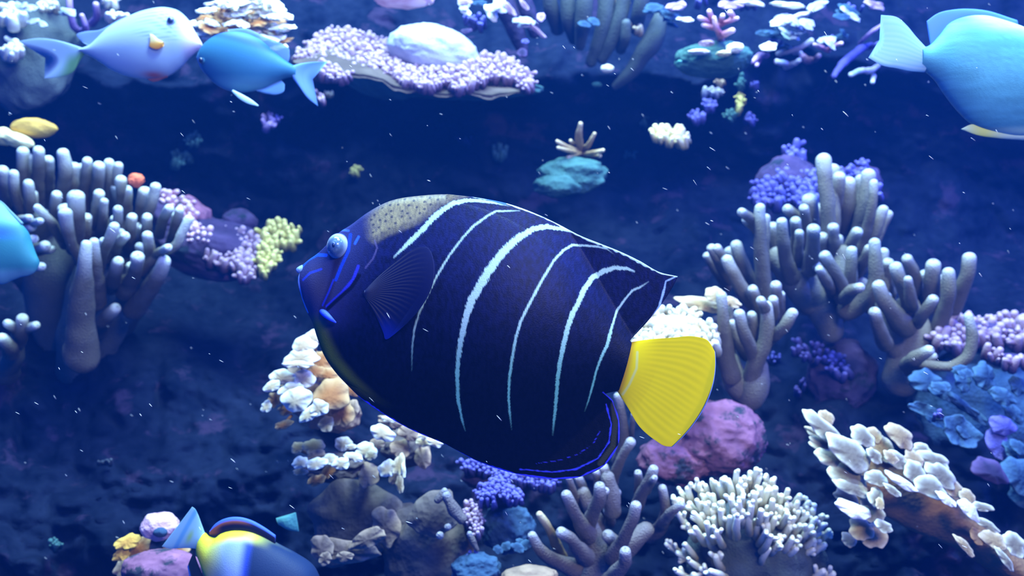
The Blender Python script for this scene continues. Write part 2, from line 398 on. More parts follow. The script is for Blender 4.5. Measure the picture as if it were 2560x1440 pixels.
# ---- the banded angelfish
DF = lambda x, y: .63 - .03 * (np.asarray(x, float) - 1250) / 1000
fish_c = P(1250, 840, .62)
fish = thing('angelfish', 'large dark blue angelfish with curved white bands and a bright yellow tail', 'fish', fish_c)
S = [
 R5.pts([(770, 530, 8), (820, 480, 16), (870, 430, 28), (930, 370, 30), (1000, 290, 32), (1060, 235, 32), (1130, 190, 30), (1200, 172, 26), (1280, 172, 22), (1380, 185, 14), (1480, 205, 3)]),
 R5.pts([(1540, 232, 5), (1480, 235, 10), (1390, 240, 12), (1340, 270, 12), (1250, 340, 13), (1190, 410, 11), (1110, 520, 12), (1040, 640, 11), (980, 760, 11), (930, 870, 10), (900, 970, 10), (885, 1080, 9), (878, 1230, 3)]),
 R6.pts([(450, 80, 2), (390, 62, 10), (330, 50, 15), (240, 38, 24), (170, 50, 26), (100, 95, 30), (50, 140, 34), (0, 195, 36)]) +
 R5.pts([(1210 + 130, 630, 50), (1290, 720, 50), (1250, 790, 46), (1220, 870, 40), (1200, 960, 34), (1180, 1050, 30), (1165, 1150, 26), (1158, 1250, 23), (1160, 1400, 20)]) +
 B2.pts([(1245, 450, 14), (1260, 540, 10), (1275, 600, 3)]),
 R6.pts([(590, 180, 1), (550, 150, 6), (500, 137, 9), (440, 132, 10), (370, 130, 12), (320, 160, 12), (270, 215, 11), (210, 310, 12), (150, 420, 12), (105, 510, 12), (80, 590, 12), (65, 680, 13), (50, 780, 12), (45, 880, 11), (50, 960, 10), (60, 1060, 2)]),
 R6.pts([(690, 265, 8), (650, 250, 16), (590, 245, 20), (530, 265, 24), (470, 300, 26), (430, 350, 26), (400, 410, 24), (360, 480, 24), (335, 550, 24), (315, 630, 23), (300, 710, 21), (288, 800, 18), (282, 900, 16), (275, 1000, 13), (268, 1100, 3)]),
 R6.pts([(762, 318, 4), (720, 345, 9), (680, 362, 10), (640, 410, 10), (600, 465, 11), (575, 530, 11), (555, 590, 16), (540, 640, 16), (510, 700, 12), (485, 770, 11), (465, 860, 10), (450, 920, 8), (432, 980, 2)]),
]
rim_top = [(1150, 489, 3), (1200, 499, 5), (1270, 512, 6), (1350, 540, 6), (1400, 563, 7), (1450, 589, 8), (1500, 609, 9), (1550, 629, 10), (1600, 653, 10), (1650, 680, 8), (1692, 691, 5)]
rim_back = [(1692, 690, 4), (1664, 703, 4), (1658, 730, 5), (1648, 765, 4), (1620, 806, 2), (1590, 835, 0)]
rim_low = [(868, 955, 0), (900, 985, 6), (960, 1028, 7), (1030, 1068, 6), (1110, 1102, 6), (1200, 1152, 5), (1290, 1184, 4), (1380, 1197, 5), (1450, 1192, 4), (1512, 1162, 4), (1547, 1112, 3), (1547, 1050, 3), (1530, 1000, 3), (1505, 978, 2)]
nape = R5.pts([(560, 280), (640, 220), (720, 160), (850, 130), (1000, 118), (1150, 125), (1200, 135), (1130, 165), (1040, 190), (980, 250), (900, 310), (800, 350), (700, 390), (640, 430), (600, 400)])
def fish_col(x, y, u=None, v=None, s=None):
    q = np.stack([x / 5.0, y / 9.0, np.zeros_like(x)], -1); nz = vnoise(q, 3); nb = vnoise(q * .12, 8)
    c = np.tile([.0015, .002, .006], (len(x), 1))
    c = mixc(c, (.004, .006, .060), sst(1000, 600, y) * .8)  # blue sheen of the light from above, painted on the upper body
    c = c * (1 + .5 * nz[:, None])
    # blue violet head, olive chest
    hd = sst(1010, 860, x + .28 * (y - 560)) * sst(860, 790, y)
    c = mixc(c, (.030, .034, .14), hd * .9)
    face = np.exp(-(((x - 815) / 42) ** 2 + ((y - 720) / 55) ** 2)); c = mixc(c, (.055, .045, .085), face * .8)
    dbar = sst(14, 3, pdist(x, y, [(862, 625), (850, 690), (835, 740), (822, 770)])[0]); c = mixc(c, (.02, .015, .06), dbar * .9)
    ch = sst(36, 0, np.abs(x - np.interp(y, [790, 850, 890, 935, 985, 1040], [800, 822, 842, 880, 935, 1030]))) * sst(770, 820, y) * sst(1020, 900, y)
    c = mixc(c, (.17, .20, .012), ch * .8)
    # tan speckled nape
    ins = inpoly(x, y, nape).astype(float); e = pdist(x, y, nape + [nape[0]])[0]
    f = np.where(ins > 0, .5 + .5 * sst(0, 16, e), .5 * sst(14, 0, e)); f = f * (.72 + .28 * vnoise(np.stack([x / 3.2, y / 7, x * 0], -1), 5)) * sst(905, 960, x)
    c = mixc(c, (.30, .25, .13), np.clip(f, 0, 1) * .95)
    gx_, gy_ = (x + .35 * y) / 23, (y - .15 * x) / 15
    gi = np.floor(gx_ + .5 * (np.floor(gy_) % 2)), np.floor(gy_)
    jx = _h(gi[0], gi[1], gi[0] * 0, 5) * .4 + .3; jy = _h(gi[0], gi[1], gi[0] * 0, 6) * .4 + .3
    dd = np.hypot((gx_ + .5 * (np.floor(gy_) % 2) - gi[0] - jx) * 23, (gy_ - gi[1] - jy) * 15)
    c = mixc(c, (.03, .03, .05), sst(4.2, 2.4, dd) * ins * sst(4, 9, e) * .85)
    # white bands
    for k, L_ in enumerate(S):
        d, w, t = pdist(x, y, L_)
        jag = w * (.5 + .16 * vnoise(np.stack([x / 3.0 + k, y / 3.0, x * 0], -1), 11))
        a = sst(1.0, -1.0, d - jag) * np.clip(w / 5, 0, 1)
        bc = mixc(np.tile([.36, .52, .54], (len(x), 1)), (.14, .42, .36), sst(760, 960, y)); c = c * (1 - a[:, None]) + bc * a[:, None]
    for L_, cc in ((rim_top, (.40, .56, .66)), (rim_back, (.3, .45, .8)), (rim_low, (.05, .05, .95))):
        d, w, t = pdist(x, y, L_); nzz = .5 + .25 * vnoise(np.stack([x / 9, y / 9, x * 0], -1), 2)
        c = mixc(c, cc, sst(1.2, -1.2, d - w * nzz) * np.clip(w / 3, 0, 1))
    d = pdist(x, y, [(1150, 487), (1210, 497), (1262, 512)])[0]; c = mixc(c, (.03, .10, .95), sst(6, 3, d))
    # blue scribbles near the anal fin's margin
    m2 = [(1300, 1172), (1380, 1180), (1440, 1172), (1495, 1145), (1522, 1105), (1528, 1060), (1515, 1010)]
    d, w, t = pdist(x, y, m2); c = mixc(c, (.05, .06, .75), sst(2.4, .8, d + 1.2 * vnoise(np.stack([x / 7, y / 7, x * 0], -1), 4)) * .9)
    m3 = [(1340, 1158), (1400, 1150), (1450, 1132), (1485, 1105), (1500, 1075)]
    d, w, t = pdist(x, y, m3); c = mixc(c, (.04, .04, .60), sst(1.8, .6, d + 2.0 * np.abs(vnoise(np.stack([x / 6, y / 6, x * 0], -1), 7))) * .9)
    band = pdist(x, y, [(1533, 1010), (1538, 1060), (1532, 1115), (1500, 1158)])[0]; c = mixc(c, (.05, .05, .02), sst(9, 4, band) * .6)
    # blue face lines
    for L_, w, cc in (([(757, 668), (775, 650), (800, 638), (825, 640)], 4.5, (.02, .08, .5)), ([(766, 700), (785, 683), (815, 674)], 3.2, (.03, .05, .45)),
                  ([(886, 590), (884, 630), (868, 668), (856, 700)], 4.5, (.012, .045, .45)), ([(908, 596), (900, 612)], 3.5, (.03, .1, .8)),
                  ([(912, 668), (900, 700), (872, 732), (834, 765)], 4, (.03, .035, .5)), ([(850, 700), (838, 730), (822, 762)], 2.5, (.02, .03, .4)),
                  ([(752, 672), (753, 700), (760, 745), (775, 780)], 2.5, (.2, .35, .7)), ([(820, 585), (850, 575), (880, 580)], 3, (.04, .1, .7))):
        d = pdist(x, y, L_)[0]; c = mixc(c, cc, sst(w + .8, w - 1.2, d))
    d = pdist(x, y, [(915, 690), (897, 718), (865, 745), (836, 770)])[0]; c = mixc(c, (.004, .004, .02), sst(6, 4, np.abs(d) + 0))
    # gill arc behind the eye
    d = pdist(x, y, [(950, 606), (957, 625), (948, 650), (930, 672)])[0]; c = mixc(c, (.12, .10, .26), sst(3, 1, d) * .5)
    return c
HX = [700, 752, 775, 800, 850, 900, 1050, 1250, 1400, 1500, 1575, 1700]
HW = [.004, .007, .012, .017, .024, .029, .036, .036, .025, .0125, .0070, .0045]
def fish_h(x, y):
    tx, ty = zip(*[p[:2] for p in bodyT[1:]]); bx, by = zip(*[p[:2] for p in bodyB[2:]])
    yt = sinterp(x, tx, ty); yb = sinterp(x, bx, by); yc = (yt + yb) / 2; hb = np.maximum((yb - yt) / 2, 12)
    g_ = np.clip(np.abs(y - yc) / (hb * 1.38), 0, 1)
    return sinterp(x, HX, HW) * (1 - g_ ** 2) ** 1.3 + .0009
bodyT = [(754, 684), (757, 666), (772, 652), (798, 634), (822, 612), (850, 584), (884, 562), (922, 534), (975, 506), (1060, 491), (1130, 489), (1200, 502), (1300, 545), (1390, 615), (1465, 700), (1530, 790), (1578, 856)]
bodyB = [(752, 692), (751, 712), (756, 742), (768, 776), (784, 806), (796, 842), (814, 888), (848, 936), (900, 983), (1000, 1040), (1100, 1083), (1200, 1098), (1300, 1085), (1390, 1050), (1460, 1010), (1510, 984), (1545, 976)]
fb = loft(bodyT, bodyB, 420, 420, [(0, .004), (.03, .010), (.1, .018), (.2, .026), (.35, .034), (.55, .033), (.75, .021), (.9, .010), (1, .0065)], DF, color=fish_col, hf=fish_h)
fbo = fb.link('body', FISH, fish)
dorT = [(1120, 490), (1200, 499), (1270, 512), (1350, 540), (1400, 563), (1450, 589), (1500, 609), (1550, 629), (1600, 653), (1650, 681), (1694, 691)]
dorB = [(1120, 520), (1200, 560), (1290, 600), (1370, 670), (1440, 750), (1510, 830), (1566, 858)]
dorM = [(1120, 505), (1230, 532), (1340, 590), (1430, 655), (1520, 730), (1585, 762), (1646, 770)]
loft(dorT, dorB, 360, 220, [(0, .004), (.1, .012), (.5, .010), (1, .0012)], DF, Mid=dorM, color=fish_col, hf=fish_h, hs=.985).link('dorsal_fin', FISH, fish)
anT = [(980, 990), (1100, 1020), (1230, 1040), (1340, 1040), (1430, 1010), (1500, 980)]
anB = [(868, 953), (900, 985), (960, 1028), (1030, 1068), (1110, 1102), (1200, 1152), (1290, 1184), (1380, 1197), (1450, 1192), (1512, 1162), (1545, 1112), (1547, 1050), (1532, 1002), (1508, 979)]
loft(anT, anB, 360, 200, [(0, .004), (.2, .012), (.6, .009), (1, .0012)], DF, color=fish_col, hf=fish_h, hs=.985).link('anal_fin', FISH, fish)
def tail_col(x, y, u, v, s):
    ray = np.sin(v * 105 + 2.6 * np.sin(v * 9) + .8 * np.sin(u * 5)) * .5 + .5
    c = np.tile([.96, .78, .002], (len(x), 1)) * (1 - .13 * (ray * sst(.1, .35, u) * sst(1.0, .75, u))[:, None])
    c = mixc(c, (.50, .22, .02), sst(.10, .0, u) * .85)
    d = pdist(x, y, [(1592, 880), (1590, 920), (1572, 960), (1556, 985)])[0]; c = mixc(c, (.65, .85, .45), sst(5, 1, d) * .55)
    c = mixc(c, (.02, .02, .03), sst(.978, .986, u) * sst(.25, .5, v)); c = mixc(c, (.30, .45, .95), sst(.990, .994, u))
    return c
tT = [(1572, 856), (1610, 850), (1680, 844), (1735, 841), (1768, 850), (1788, 880)]
tB = [(1543, 978), (1570, 1020), (1600, 1068), (1640, 1102), (1662, 1115), (1682, 1117)]
tM = [(1560, 918), (1620, 935), (1690, 960), (1768, 1004)]
loft(tT, tB, 160, 240, [(0, .0055), (.15, .0025), (1, .0005)], lambda x, y: DF(x, y) - .0 , Mid=tM, color=tail_col).link('tail_fin', TAIL, fish, label='bright yellow fan shaped tail fin')
def pec_col(x, y, u, v, s):
    ray = np.clip(np.sin(v * 118) * .5 + .5, 0, 1) ** 3
    c = np.tile([.010, .012, .085], (len(x), 1)); c = mixc(c, (.20, .18, .17), ray * sst(.95, .2, u) * sst(.0, .1, u) * .6)
    c = mixc(c, (.02, .04, .5), sst(.82, 1, v) * sst(.4, .9, u) * .8)
    return c
pf = R5.pts
DP = lambda x, y: DF(x, y) - fish_h(x, y) - .002 - .012 * sst(930, 1080, np.asarray(x, float))
loft(pf([(545, 735), (640, 640), (760, 540), (850, 475), (905, 455), (950, 462), (972, 490)]), pf([(540, 770), (590, 850), (640, 950), (665, 1010), (680, 1050), (700, 1045)]), 90, 260,
     [(0, .003), (.2, .0014), (1, .0004)], DP, Mid=pf([(545, 752), (680, 730), (800, 725), (880, 740), (955, 745 + 20)]), color=pec_col).link('pectoral_fin', CLEAR, fish, label='see-through dark blue side fin with pale rays')
ey = disc_eye(848, 617, 29, 34, .642 - .012, .016, [(0, (.05, .09, .20)), (.28, (.06, .12, .26)), (.34, (.22, .32, .40)), (.42, (.06, .11, .20)), (.62, (.08, .13, .24)), (.74, (.22, .30, .38)), (.9, (.36, .42, .52)), (.98, (.03, .06, .4)), (1, (.03, .06, .5))])
eo = ey.link('eye', GLOSS, fish, label='bulging pale ringed eye')
pp = disc_eye(838, 614, 8, 12, .642 - .0225, .006, [(0, (.01, .02, .08)), (1, (.01, .03, .12))]); sub('pupil', pp, GLOSS, eo, fish)
lp = MB(); DL = .645
tube(lp, P(np.array([748, 757, 770]), np.array([675, 672, 676]), np.array([DL - .006, DL - .003, DL])), np.array([8, 10, 11]) * .645 / FPX, wob=.02, cap0=True)
tube(lp, P(np.array([751, 760, 775]), np.array([694, 697, 700]), np.array([DL - .006, DL - .003, DL])), np.array([6, 8, 9]) * .645 / FPX, wob=.02, cap0=True)
lp.A = [np.tile([.14, .24, .55], (len(a), 1)) for a in lp.A]; lp.link('mouth', FISH, fish)
sp = MB(); tube(sp, P(np.array([839, 827, 814, 802]), np.array([806, 797, 786, 774]), np.array([.614, .613, .618, .628])), np.array([2, 5.5, 8, 7]) * .63 / FPX, wob=0)
sp.A = [np.tile([.05, .10, .85], (len(a), 1)) for a in sp.A]; sp.link('cheek_spine', FISH, fish, label='bright blue spine under the gill cover')

# ---- the white surgeonfish-like fish, upper left
def bgfish(name, label, c0, body, w, colf, parts, D, group=None, n=150, m=120):
    o = thing(name, label, 'fish', P(c0[0], c0[1], D), group)
    loft(body[0], body[1], n, m, w, D, color=colf, side_pow=1.1).link('body', FISH, o)
    for nm, T, B, Mid, ww, cf, mat in parts:
        loft(T, B, 60, 60, ww, D if not isinstance(mat, tuple) else mat[1], Mid=Mid, color=cf).link(nm, mat if not isinstance(mat, tuple) else mat[0], o)
    return o
f1 = R1.pts
def c1(x, y, u, v, s):
    c = np.tile([.34, .43, .48], (len(x), 1))
    c = mixc(c, (.30, .40, .50), sst(118, 135, y + 0 * x))  # grey-blue self shade painted on the lower half
    st = np.clip(np.sin((y + .18 * x) * .62), 0, 1) ** 2; c = mixc(c, (.16, .24, .42), st * sst(330, 400, x) * sst(480, 440, x) * sst(130, 105, y) * .9)
    c = mixc(c, (.72, .56, .66), sst(455, 490, x) * .7); c = mixc(c, (.40, .10, .10), np.exp(-(((x - 392) / 26) ** 2 + ((y - 192) / 7) ** 2)))
    return c
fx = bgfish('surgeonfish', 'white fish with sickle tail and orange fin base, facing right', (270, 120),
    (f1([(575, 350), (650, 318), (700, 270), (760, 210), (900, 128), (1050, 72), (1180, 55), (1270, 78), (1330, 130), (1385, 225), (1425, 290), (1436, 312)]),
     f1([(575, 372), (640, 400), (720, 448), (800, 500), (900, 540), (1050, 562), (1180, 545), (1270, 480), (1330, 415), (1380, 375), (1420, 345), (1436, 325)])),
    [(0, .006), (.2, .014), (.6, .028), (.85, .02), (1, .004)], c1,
    [('tail_fin', f1([(600, 345), (520, 318), (400, 285), (280, 272), (130, 292)]), f1([(600, 375), (560, 440), (520, 510), (430, 548), (315, 558)]), f1([(600, 360), (540, 370), (480, 372), (440, 385), (420, 400)]), [(0, .005), (1, .0006)],
      lambda x, y, u, v, s: mixc(np.tile([.38, .50, .66], (len(x), 1)), (.16, .34, .16), sst(.45, .8, v) * sst(.95, .5, u)), FIN),
     ('dorsal_fin', f1([(585, 300), (545, 245), (600, 225), (700, 215), (850, 140), (1000, 80)]), f1([(640, 330), (680, 300), (730, 260), (800, 210), (920, 150), (1030, 100)]), None, [(0, .001), (1, .003)], const((.30, .42, .70)), CLEAR),
     ('pelvic_fin', f1([(1030, 540), (1100, 545), (1190, 535)]), f1([(1040, 560), (1080, 580), (1190, 550)]), None, [(0, .001), (1, .002)], const((.42, .14, .12)), FIN)], 1.12)
DX = 1.12
loft(f1([(1165, 300), (1120, 275), (1085, 245), (1065, 240)]), f1([(1160, 330), (1120, 350), (1085, 345), (1060, 330)]), 40, 40, [(0, .003), (1, .001)], DX - .03, color=lambda x, y, u, v, s: mixc(np.tile([.85, .42, .04], (len(x), 1)), (.85, .72, .35), sst(112, 100, y)), Mid=f1([(1160, 315), (1120, 315), (1090, 305), (1070, 300)])).link('pectoral_fin', FIN, fx, label='short orange side fin')
e = disc_eye(*f1([(1222, 152)])[0], 11, 11, DX - .020, .008, [(0, (.01, .02, .06)), (.7, (.02, .03, .08)), (.85, (.25, .32, .4)), (1, (.4, .5, .6))]).link('eye', GLOSS, fx)

# ---- the blue fish below the white coral
def c2(x, y, u, v, s):
    c = np.tile([.03, .13, .22], (len(x), 1)); c = mixc(c, (.015, .07, .32), sst(122, 105, y - .28 * (x - 600)))
    c = mixc(c, (.08, .20, .36), sst(105, 88, y - .22 * (x - 600)) * .6); c = mixc(c, (.12, .34, .42), sst(190, 225, y) * .9)
    c = mixc(c, (.25, .5, .7), sst(8, 3, np.abs(x - 500 - (y - 150) * .25)) * .3)
    return c
fz = bgfish('damselfish', 'small blue fish with forked tail, facing left under the white coral', (640, 150),
    (f1([(1400, 412), (1430, 345), (1480, 290), (1550, 248), (1630, 228), (1740, 235), (1850, 282), (1950, 368), (2040, 438), (2110, 478)]),
     f1([(1402, 420), (1420, 470), (1470, 540), (1550, 610), (1650, 652), (1750, 655), (1850, 635), (1950, 592), (2040, 555), (2105, 548)])),
    [(0, .003), (.15, .013), (.45, .022), (.8, .012), (1, .004)], c2,
    [('tail_fin', f1([(2085, 465), (2150, 450), (2240, 440), (2330, 438)]), f1([(2085, 560), (2130, 620), (2190, 700), (2262, 755)]), f1([(2085, 510), (2110, 515), (2125, 518), (2150, 530)]), [(0, .004), (1, .0006)], const((.22, .42, .78)), FIN),
     ('dorsal_fin', f1([(1620, 210), (1750, 205), (1880, 260), (1980, 300), (2055, 350), (2060, 400)]), f1([(1640, 250), (1750, 260), (1850, 300), (1950, 380), (2000, 420), (2050, 442)]), None, [(0, .002), (1, .0008)], const((.20, .36, .72)), CLEAR),
     ('anal_fin', f1([(1820, 640), (1880, 625), (1940, 595), (2000, 570)]), f1([(1830, 650), (1900, 668), (1970, 672), (2018, 650), (2025, 600)]), None, [(0, .002), (1, .0008)], const((.22, .45, .70)), FIN),
     ('pelvic_fin', f1([(1660, 640), (1740, 680), (1790, 710), (1838, 748)]), f1([(1650, 650), (1700, 700), (1760, 735), (1835, 755)]), None, [(0, .002), (1, .0008)], const((.75, .92, .98)), (FIN, 1.02))], 1.04)
disc_eye(*f1([(1436, 432)])[0], 7, 8, 1.026, .006, [(0, (.005, .005, .02)), (.8, (.005, .01, .03)), (1, (.05, .15, .25))]).link('eye', GLOSS, fz)

# ---- the large pale fish leaving at the upper right
g6 = B6.pts
def c3(x, y, u, v, s):
    q = np.stack([x / 40, y / 5, x * 0], -1); n_ = fbm(q, 3, 6)
    c = np.tile([.06, .22, .32], (len(x), 1)); c = mixc(c, (.30, .46, .44), sst(110, 55, y - .18 * (x - 2450)) * sst(2380, 2470, x) * .9)  # dark teal body, with a pale highlight painted along the back
    c = mixc(c, (.08, .24, .66), sst(140, 100, y) * sst(2430, 2360, x)); c = c * (1 + .30 * n_[:, None]); c = mixc(c, (.40, .62, .50), sst(318, 335, y) * .7)
    return c
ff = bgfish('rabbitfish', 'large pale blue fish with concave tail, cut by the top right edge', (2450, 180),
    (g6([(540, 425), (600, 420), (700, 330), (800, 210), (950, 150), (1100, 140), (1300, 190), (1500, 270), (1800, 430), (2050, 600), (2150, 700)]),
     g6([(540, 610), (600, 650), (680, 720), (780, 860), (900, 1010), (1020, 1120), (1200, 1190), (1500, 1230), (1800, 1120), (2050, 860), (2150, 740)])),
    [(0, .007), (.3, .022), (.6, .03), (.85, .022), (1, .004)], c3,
    [('tail_fin', g6([(580, 420), (500, 330), (420, 230), (340, 160), (190, 135)]), g6([(580, 650), (450, 640), (330, 615), (200, 590), (75, 520)]), g6([(580, 530), (480, 470), (370, 420), (280, 400), (215, 390)]), [(0, .006), (1, .0008)],
      lambda x, y, u, v, s: mixc(mixc(np.tile([.40, .60, .70], (len(x), 1)), (.55, .78, .85), sst(.75, 1, v)), (.25, .5, .75), .5 + .5 * np.sin(v * 60) * .6), FIN),
     ('dorsal_fin', g6([(600, 190), (700, 120), (850, 85), (1100, 90), (1400, 180)]), g6([(640, 420), (760, 300), (900, 200), (1100, 170), (1400, 260)]), None, [(0, .001), (1, .004)], const((.12, .30, .85)), CLEAR),
     ('pelvic_fin', g6([(910, 1160), (1000, 1120), (1150, 1150), (1476, 1190)]), g6([(915, 1165), (1050, 1215), (1250, 1245), (1476, 1262)]), None, [(0, .001), (1, .004)], lambda x, y, u, v, s: mixc(np.tile([.55, .72, .70], (len(x), 1)), (.72, .75, .22), np.exp(-((x - 2455) / 40) ** 2)), FIN)], .82)

disc_eye(2692, 168, 13, 14, .805, .008, [(0, (.005, .005, .02)), (.6, (.005, .01, .03)), (.75, (.3, .35, .3)), (1, (.2, .3, .35))]).link('eye', GLOSS, ff)

# ---- the yellow and blue tang at the bottom left
g5 = B5.pts
def c4(x, y, u, v, s):
    c = np.tile([.20, .30, .36], (len(x), 1)); c = mixc(c, (.26, .34, .62), sst(555, 605, x)); c = mixc(c, (.03, .06, .40), sst(608, 635, x)); c = mixc(c, (.012, .025, .07), sst(625, 650, x))
    top = np.interp(x, [495, 520, 545, 580, 620, 660, 700, 740], [1335, 1342, 1336, 1326, 1324, 1336, 1354, 1374])
    c = mixc(c, (.80, .80, .03), sst(26, 6, y - top) * sst(690, 610, x)); c = mixc(c, (.62, .60, .03), sst(590, 520, x + .25 * (y - 1350)) * .95)
    c = mixc(c, (.16, .20, .10), sst(690, 640, x) * 0 + sst(8, 2, np.abs(y - top - 4)) * sst(640, 690, x) * .6)
    return c
ft = bgfish('tang', 'yellow and blue fish with pale forked tail, swimming down out of the bottom edge', (560, 1400),
    (g5([(740, 760), (800, 680), (860, 735), (950, 760), (1050, 690), (1200, 640), (1350, 632), (1500, 655), (1700, 735), (1900, 850), (2150, 985), (2450, 1200), (2600, 1500)]),
     g5([(700, 860), (680, 960), (740, 1150), (850, 1400), (980, 1600), (1150, 1850), (1400, 2000), (1600, 2050), (1800, 2050), (2000, 2000), (2250, 1900), (2450, 1750), (2580, 1560)])),
    [(0, .005), (.2, .014), (.5, .026), (.85, .02), (1, .005)], c4,
    [('tail_fin', g5([(810, 700), (760, 560), (700, 400), (650, 310), (612, 285)]), g5([(700, 930), (560, 915), (400, 920), (250, 920), (150, 890)]), g5([(760, 800), (620, 740), (520, 670), (440, 640), (385, 590)]), [(0, .004), (1, .0006)],
      lambda x, y, u, v, s: mixc(mixc(np.tile([.40, .64, .78], (len(x), 1)), (.20, .48, .75), sst(10, 2, np.abs((x - 472) + (y - 1310) * .55))), (.42, .62, .12), np.exp(-(((x - 477 + .4 * (y - 1340)) / 7) ** 2 + ((y - 1340) / 16) ** 2)) * .8), FIN),
     ('dorsal_fin', g5([(880, 650), (950, 560), (1050, 490), (1200, 445), (1350, 445), (1500, 485), (1700, 590), (1880, 715)]), g5([(880, 720), (1000, 740), (1100, 700), (1200, 680), (1350, 670), (1500, 690), (1700, 770), (1880, 860)]), None, [(0, .001), (.3, .003), (1, .002)],
      lambda x, y, u, v, s: mixc(mixc(np.tile([.015, .015, .05], (len(x), 1)), (.42, .12, .05), np.clip(sst(.5, .2, v) + sst(560, 530, x) * sst(.9, .6, v), 0, 1) * sst(640, 600, x)), (.10, .22, .95), sst(.26, .12, v)), FIN),
     ('anal_fin', g5([(640, 960), (680, 1100), (740, 1250), (800, 1400)]), g5([(540, 1200), (560, 1300), (580, 1400), (640, 1500)]), None, [(0, .001), (1, .001)],
      lambda x, y, u, v, s: mixc(np.tile([.02, .04, .06], (len(x), 1)), (.08, .30, .9), sst(.75, .95, v)), FIN)], .80)

# ---- the blurred fish cut by the left edge
l1 = L1.pts
fl = bgfish('fish', 'blue-green fish cut by the left edge in front of the finger coral', (20, 610),
    (l1([(-500, 400), (-300, 180), (-100, 90), (20, 130), (130, 250), (250, 380), (330, 480), (370, 600), (420, 730), (455, 800)]),
     l1([(-500, 600), (-300, 900), (-100, 1060), (20, 1110), (150, 1060), (260, 1020), (350, 1000), (400, 975), (440, 930), (460, 880)])),
    [(0, .004), (.4, .022), (.8, .012), (1, .003)],
    lambda x, y, u, v, s: mixc(mixc(np.tile([.03, .16, .20], (len(x), 1)), (.03, .10, .40), np.exp(-(((x - 25) / 30) ** 2 + ((y - 583) / 14) ** 2))), (.14, .34, .40), np.clip(sst(575, 545, y) + sst(665, 690, y), 0, 1)),
    [('dorsal_fin', l1([(-400, 250), (-200, 60), (0, 100), (140, 230), (280, 370)]), l1([(-400, 320), (-200, 180), (0, 160), (140, 290), (260, 400)]), None, [(0, .001), (1, .002)], const((.2, .36, .42)), FIN), ('tail_fin', l1([(-470, 430), (-560, 380), (-680, 300), (-780, 230)]), l1([(-470, 640), (-560, 720), (-680, 800), (-780, 860)]), l1([(-470, 530), (-560, 540), (-640, 545), (-700, 550)]), [(0, .004), (1, .001)], const((.15, .30, .40)), FIN)], .95, n=80, m=60)

# ------------------------------------------------------------ corals
def strokes(parent, fr, L, D0, mat, name='branch', seed=0, spread=.10, wob=.10, tiplen=.35, ring=12, deep=.06, back=0):
    """each stroke is one branch of its colony, tip first"""
    g = np.random.default_rng(seed)
    for i, st in enumerate(L):
        dd = 0
        if isinstance(st, tuple): dd, st = st
        q = fr.pts(st); n = len(q); y0 = g.uniform(-.5, .5) * spread + dd
        D = D0 + y0 - .008 + deep * np.linspace(0, 1, n) ** 2
        pts = P(np.array([a[0] for a in q]), np.array([a[1] for a in q]), D); rad = np.array([a[2] for a in q]) * D / FPX
        mb = MB(); tube(mb, pts, rad, ring=ring, wob=wob, seed=i + seed, tiplen=tiplen, cap0=True); mb.link(name, mat, parent)
        if back and g.uniform() < back:
            ox, oy = g.choice([-1, 1]) * g.uniform(.8, 1.5) * q[0][2], g.uniform(.6, 2.2) * q[0][2]
            m_ = max(2, (n + 1) // 2 + 1); p2 = P(np.array([a[0] for a in q[:m_]]) + ox * np.linspace(1, .4, m_), np.array([a[1] for a in q[:m_]]) + oy, D[:m_] + .06)
            mb = MB(); tube(mb, p2, rad[:m_] * g.uniform(.75, .95), ring=ring, wob=wob, seed=i + seed + 50, tiplen=tiplen, cap0=True); mb.link(name, mat, parent)
def mass(parent, fr, L, D0, mat, name, seed=0, sink=.02):
    """the thick body of a colony: overlapping tapered trunks in one mesh"""
    mb = MB()
    for i, st in enumerate(L):
        q = fr.pts(st); D = D0 + .012 * (i % 4) * (-1) ** i + sink * np.linspace(0, 1, len(q)) ** 2
        tube(mb, P(np.array([a[0] for a in q]), np.array([a[1] for a in q]), D), np.array([a[2] for a in q]) * D / FPX, ring=20, wob=.14, seed=seed + i, cap0=True, tiplen=.05)
    mb.A = [a * .0 + .25 * (fbm(v * 30, 3, 2) + .5) for a, v in zip(mb.A, mb.V)]
    return mb.link(name, mat, parent)

